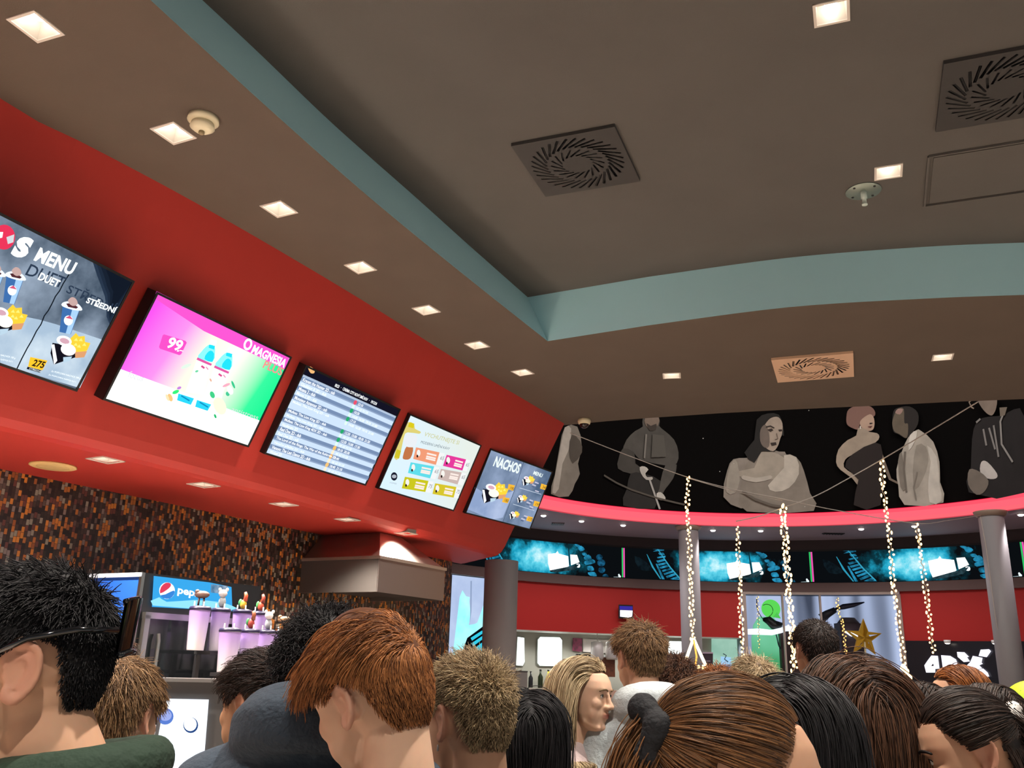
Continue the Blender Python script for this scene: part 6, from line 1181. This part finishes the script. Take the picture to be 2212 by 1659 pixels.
person('person with swept ginger hair leaning forward, bare pale neck, in the middle front', 804, 1516, 1.52, 52, 20, 12, 40, (0, .0), H('ginger', style='swept', len=(.088, .016), dir=(-.18, .9, -.15), n=15000, off=.011, grow=(.0, .0, .02), lift=.75, grav=1.25, nape=-.055, noise=.14, rad=.0008), 'pale', '17181b', 'shirt', vox=.0042, sleeve_vox=.01)
p7 = person('person with short spiky blond hair turned left, small earring, black collar', 1012, 1566, 1.9, 38, 6, 2, 30, (0, .0), H('blond', style='short', len=(.046, .012), n=11000, off=.007, grow=(.0, .0, .012), lift=.6, noise=.22, nape=-.055, whorl=(0, -.09, .05), rad=.0009), 'fair', '15161a', 'shirt', vox=.0045, collar=.016)
person('person with long straight black hair seen from behind, beside the blond crop', 1140, 1586, 3.0, 2, 0, 0, 0, (0, 0), H('black', style='long', len=(.52,), n=6000, off=.012, rad=.0013), 'fair', '6f8a90', 'jacket', vox=.007, w=.9, eyes=False)
person('person with long straight blonde hair, face turned right, looking down', 1264, 1506, 3.3, -122, 4, 2, -100, (0, 0), H('ashblond', style='long', len=(.55,), n=7000, off=.010, line=.01, rad=.0012, part=.0), 'pale', 'b9a6a4', 'shirt', vox=.0042, w=.88, fem=True)
p10 = person('tall person with short brown hair and a white and grey hood, from behind', 1381, 1430, 3.45, 16, 6, 0, 10, (0, 0), H('light', style='short', len=(.06, .022), n=6000, off=.012, grow=(0, 0, .008), lift=.6, nape=-.05, rad=.0012), 'fair', 'b6bfc2', 'jacket', vox=.006, collar='hood')
person('person with a dark curly brown bun behind the white hood', 1452, 1498, 3.75, 20, 6, 0, 20, (0, 0), H('curlyb', style='curly', len=(.07,), n=5000, off=.014, rad=.0013, wave=1.1), 'fair', '5c4a44', 'jacket', vox=.008, w=.92, eyes=False)
person('person with orange-brown hair, only the crown showing behind the front ponytail', 1552, 1522, 3.4, -10, 0, 0, -10, (0, 0), H('auburn', style='short', len=(.05, .03), n=3000, off=.010, rad=.0013), 'fair', '3a3030', 'jacket', vox=.008, eyes=False)
p12 = person('person with streaked brown ponytail, black scrunchie, bare forehead and eyeglasses', 1596, 1716, 1.10, -84, 3, 0, -80, (0, 0), H('mix', style='pony', tie=(0, -.104, .060), tail=.32, tail_n=3600, tail_r=.012, n=11000, off=.010, line=.006, scrunchie='0d0f14', rad=.0008, wave=.05), 'fair', '3c2a26', 'jacket', vox=.0042, fem=True)
person('person with smooth black hair just behind the glasses wearer', 1730, 1640, 1.62, -40, 4, 0, -30, (0, 0), H('black', style='long', len=(.32,), n=8000, off=.014, rad=.0011, line=-.0), 'fair', '1b1b20', 'jacket', vox=.006, w=.92)
person('person with very short dark hair from behind in front of the display window', 1762, 1412, 3.8, 2, 4, 0, 0, (0, 0), H('dark', style='short', len=(.03, .016), n=5000, off=.010, rad=.0013, nape=-.055), 'fair', '1d2436', 'jacket', vox=.007, collar=.02, eyes=False)
person('person with very long dark brown hair seen from behind, front right', 1850, 1562, 2.1, 4, 2, 0, 0, (0, 0), H('brown', style='long', len=(.62,), n=11000, off=.014, rad=.001, lift=.3), 'fair', '2d2a2a', 'jacket', vox=.006, w=.92, eyes=False)
person('person with blonde hair, only the crown showing below the green prop', 1628, 1494, 3.9, 10, 4, 0, 10, (0, 0), H('ashblond', style='short', len=(.07, .05), n=3500, off=.012, rad=.0013), 'pale', '4a4a50', 'jacket', vox=.008, w=.92, eyes=False)
person('person with chin-length auburn hair looking left below the 4DX sign', 2074, 1520, 3.35, 84, 6, 0, 60, (0, 0), H('auburn', style='long', len=(.20,), n=5500, off=.010, rad=.0013, line=.01), 'fair', '6b5348', 'jacket', vox=.0055, w=.9, fem=True)
person('dark-haired person mostly hidden between the long brown hair and the auburn bob', 1990, 1570, 2.95, 30, 2, 0, 20, (0, 0), H('dark', style='long', len=(.3,), n=4500, off=.012, rad=.0013), 'fair', '2d2526', 'jacket', vox=.008, w=.92, eyes=False)
person('person with dark hair and a white collar in front of the right column', 2136, 1586, 2.6, 30, 6, 0, 20, (0, 0), H('dark', style='long', len=(.2,), n=5000, off=.012, rad=.0013), 'fair', 'c9cfd0', 'shirt', vox=.007, w=.92, collar=.02, eyes=False)
p21 = person('person with half-tied dark hair looking left and down, star earring, lower right', 2090, 1634, 1.95, 80, 16, 0, 70, (0, 0), H('dark', style='half', tie=(0, -.108, .05), tail=.34, tail_n=1600, split=.015, len=(.34,), n=9000, off=.011, line=.002, rad=.001, scrunchie='c9c6c0', sc_r=.016), 'fair', '2a2326', 'jacket', vox=.0042, w=.9, fem=True)
p22 = person('person in a black jacket with a neon green cap at the right edge', 2238, 1566, 3.2, 40, 4, 0, 30, (0, 0), H('black', style='short', len=(.03, .02), n=1500, rad=.0013), 'fair', '141417', 'jacket', vox=.008, collar='hood', eyes=False)
# worn things
def worn(pp, name, mb, label=None):
    o = mb.build(name, pp[0], True); 
    if label: o['label'] = label
    return o
def hp(pp, *v): return pp[1]+pp[2] @ np.array(v, float)
sg = MB(); M_SG = df('0c0d10', .08, spec=.8)
P = [hp(p1, .112*math.sin(t)*.86, -.022-.118*math.cos(t), .052+.012*math.cos(2*t)) for t in np.linspace(-.55, .55, 15)]
up_ = p1[2] @ np.array([0, 0, 1.]); ctr_ = hp(p1, 0, -.02, .05)
for k_ in (0, .004):
    A_ = [q+up_*.034+(q-ctr_)/np.linalg.norm(q-ctr_)*k_ for q in P]; B_ = [q-up_*.034+(q-ctr_)/np.linalg.norm(q-ctr_)*(k_-.006) for q in P]; strip(A_, B_, M_SG, sg)
for sg_ in (1, -1): sg.tube([q+up_*.034*sg_ for q in P], .0035, M_SG, 8)
sg.tube([hp(p1, -.055, -.118, .055), hp(p1, -.086, -.07, .055), hp(p1, -.089, -.02, .045), hp(p1, -.086, .01, .03)], .004, M_SG, 8); sg.tube([hp(p1, .055, -.118, .055), hp(p1, .086, -.07, .055), hp(p1, .089, -.02, .045), hp(p1, .086, .01, .03)], .004, M_SG, 8)
worn(p1, 'sunglasses', sg, 'glossy dark glasses pushed to the back of the head')
gs = MB(); M_GF = df('17171a', .25)
for sx in (-1, 1):
    gs.tube([hp(p12, sx*(.034+.026*math.cos(t)), .112-.006*abs(math.cos(t)), .010+.021*math.sin(t)) for t in np.linspace(0, 2*PI, 20)], .0022, M_GF, 6); gs.tube([hp(p12, sx*.060, .108, .016), hp(p12, sx*.078, .06, .018), hp(p12, sx*.082, -.02, .016)], .0025, M_GF, 6)
gs.tube([hp(p12, -.008, .116, .014), hp(p12, .008, .116, .014)], .0022, M_GF, 6); g_ = worn(p12, 'eyeglasses', gs)
lens = MB()
for sx in (-1, 1):
    c_ = [hp(p12, sx*(.034+.025*math.cos(t)), .111-.006*abs(math.cos(t)), .010+.020*math.sin(t)) for t in np.linspace(0, 2*PI, 20, endpoint=False)]; lens.add(c_, [tuple(range(20))], df('aab3b0', .05, metal=.7))
lo_ = lens.build('lens', g_, False)
worn(p7, 'earring', MB().tube([hp(p7, -.088, -.012, -.034), hp(p7, -.089, -.012, -.046)], .0022, M_STEEL, 8))
es = MB(); c_ = hp(p21, -.092, -.010, -.062); ax1, ax2 = p21[2] @ YA, p21[2] @ ZA
sp_ = [c_+(ax1*math.sin(a)+ax2*math.cos(a))*(.024 if k % 2 == 0 else .010) for k, a in enumerate(np.linspace(0, 2*PI, 10, endpoint=False))]
es.tube(sp_+[sp_[0], sp_[1]], .0016, df('d8c9a4', .25, metal=.8), 6); es.tube([hp(p21, -.086, -.012, -.032), sp_[0]], .001, M_STEEL, 6); worn(p21, 'earring', es, 'openwork star earring')
capm = MB(); nm = df('b4e617', .6)
for k in range(0, 11):
    pass
V = []; F = []
for j in range(13):
    for i in range(32):
        th = PI*.56*j/12; ph = 2*PI*i/32; d = np.array([math.sin(th)*math.sin(ph), math.sin(th)*math.cos(ph), math.cos(th)]); V.append(p22[1]+p22[2] @ (SK_C+d*np.array([.098, .12, .115])+np.array([0, 0, .004])))
F = [(j*32+i, (j+1)*32+i, (j+1)*32+(i+1) % 32, j*32+(i+1) % 32) for j in range(12) for i in range(32)]; capm.add(V, F, nm); worn(p22, 'cap', capm, 'neon green cap'); bd = MB().tube([p22[1]+p22[2] @ (SK_C+np.array([.099*math.sin(t), .121*math.cos(t), -.016])) for t in np.linspace(0, 2*PI, 30)], .014, df('4fd422', .6), 8); worn(p22, 'cap_band', bd)
stp = MB().tube([p10[4]+p10[3] @ np.array([-.06, -.16, p10[5]-.10]), p10[4]+p10[3] @ np.array([-.075, -.13, p10[5]-.02]), p10[4]+p10[3] @ np.array([-.09, -.06, p10[5]+.0])], .016, df('1f2440', .6), 8); worn(p10, 'strap', stp, 'navy strap')
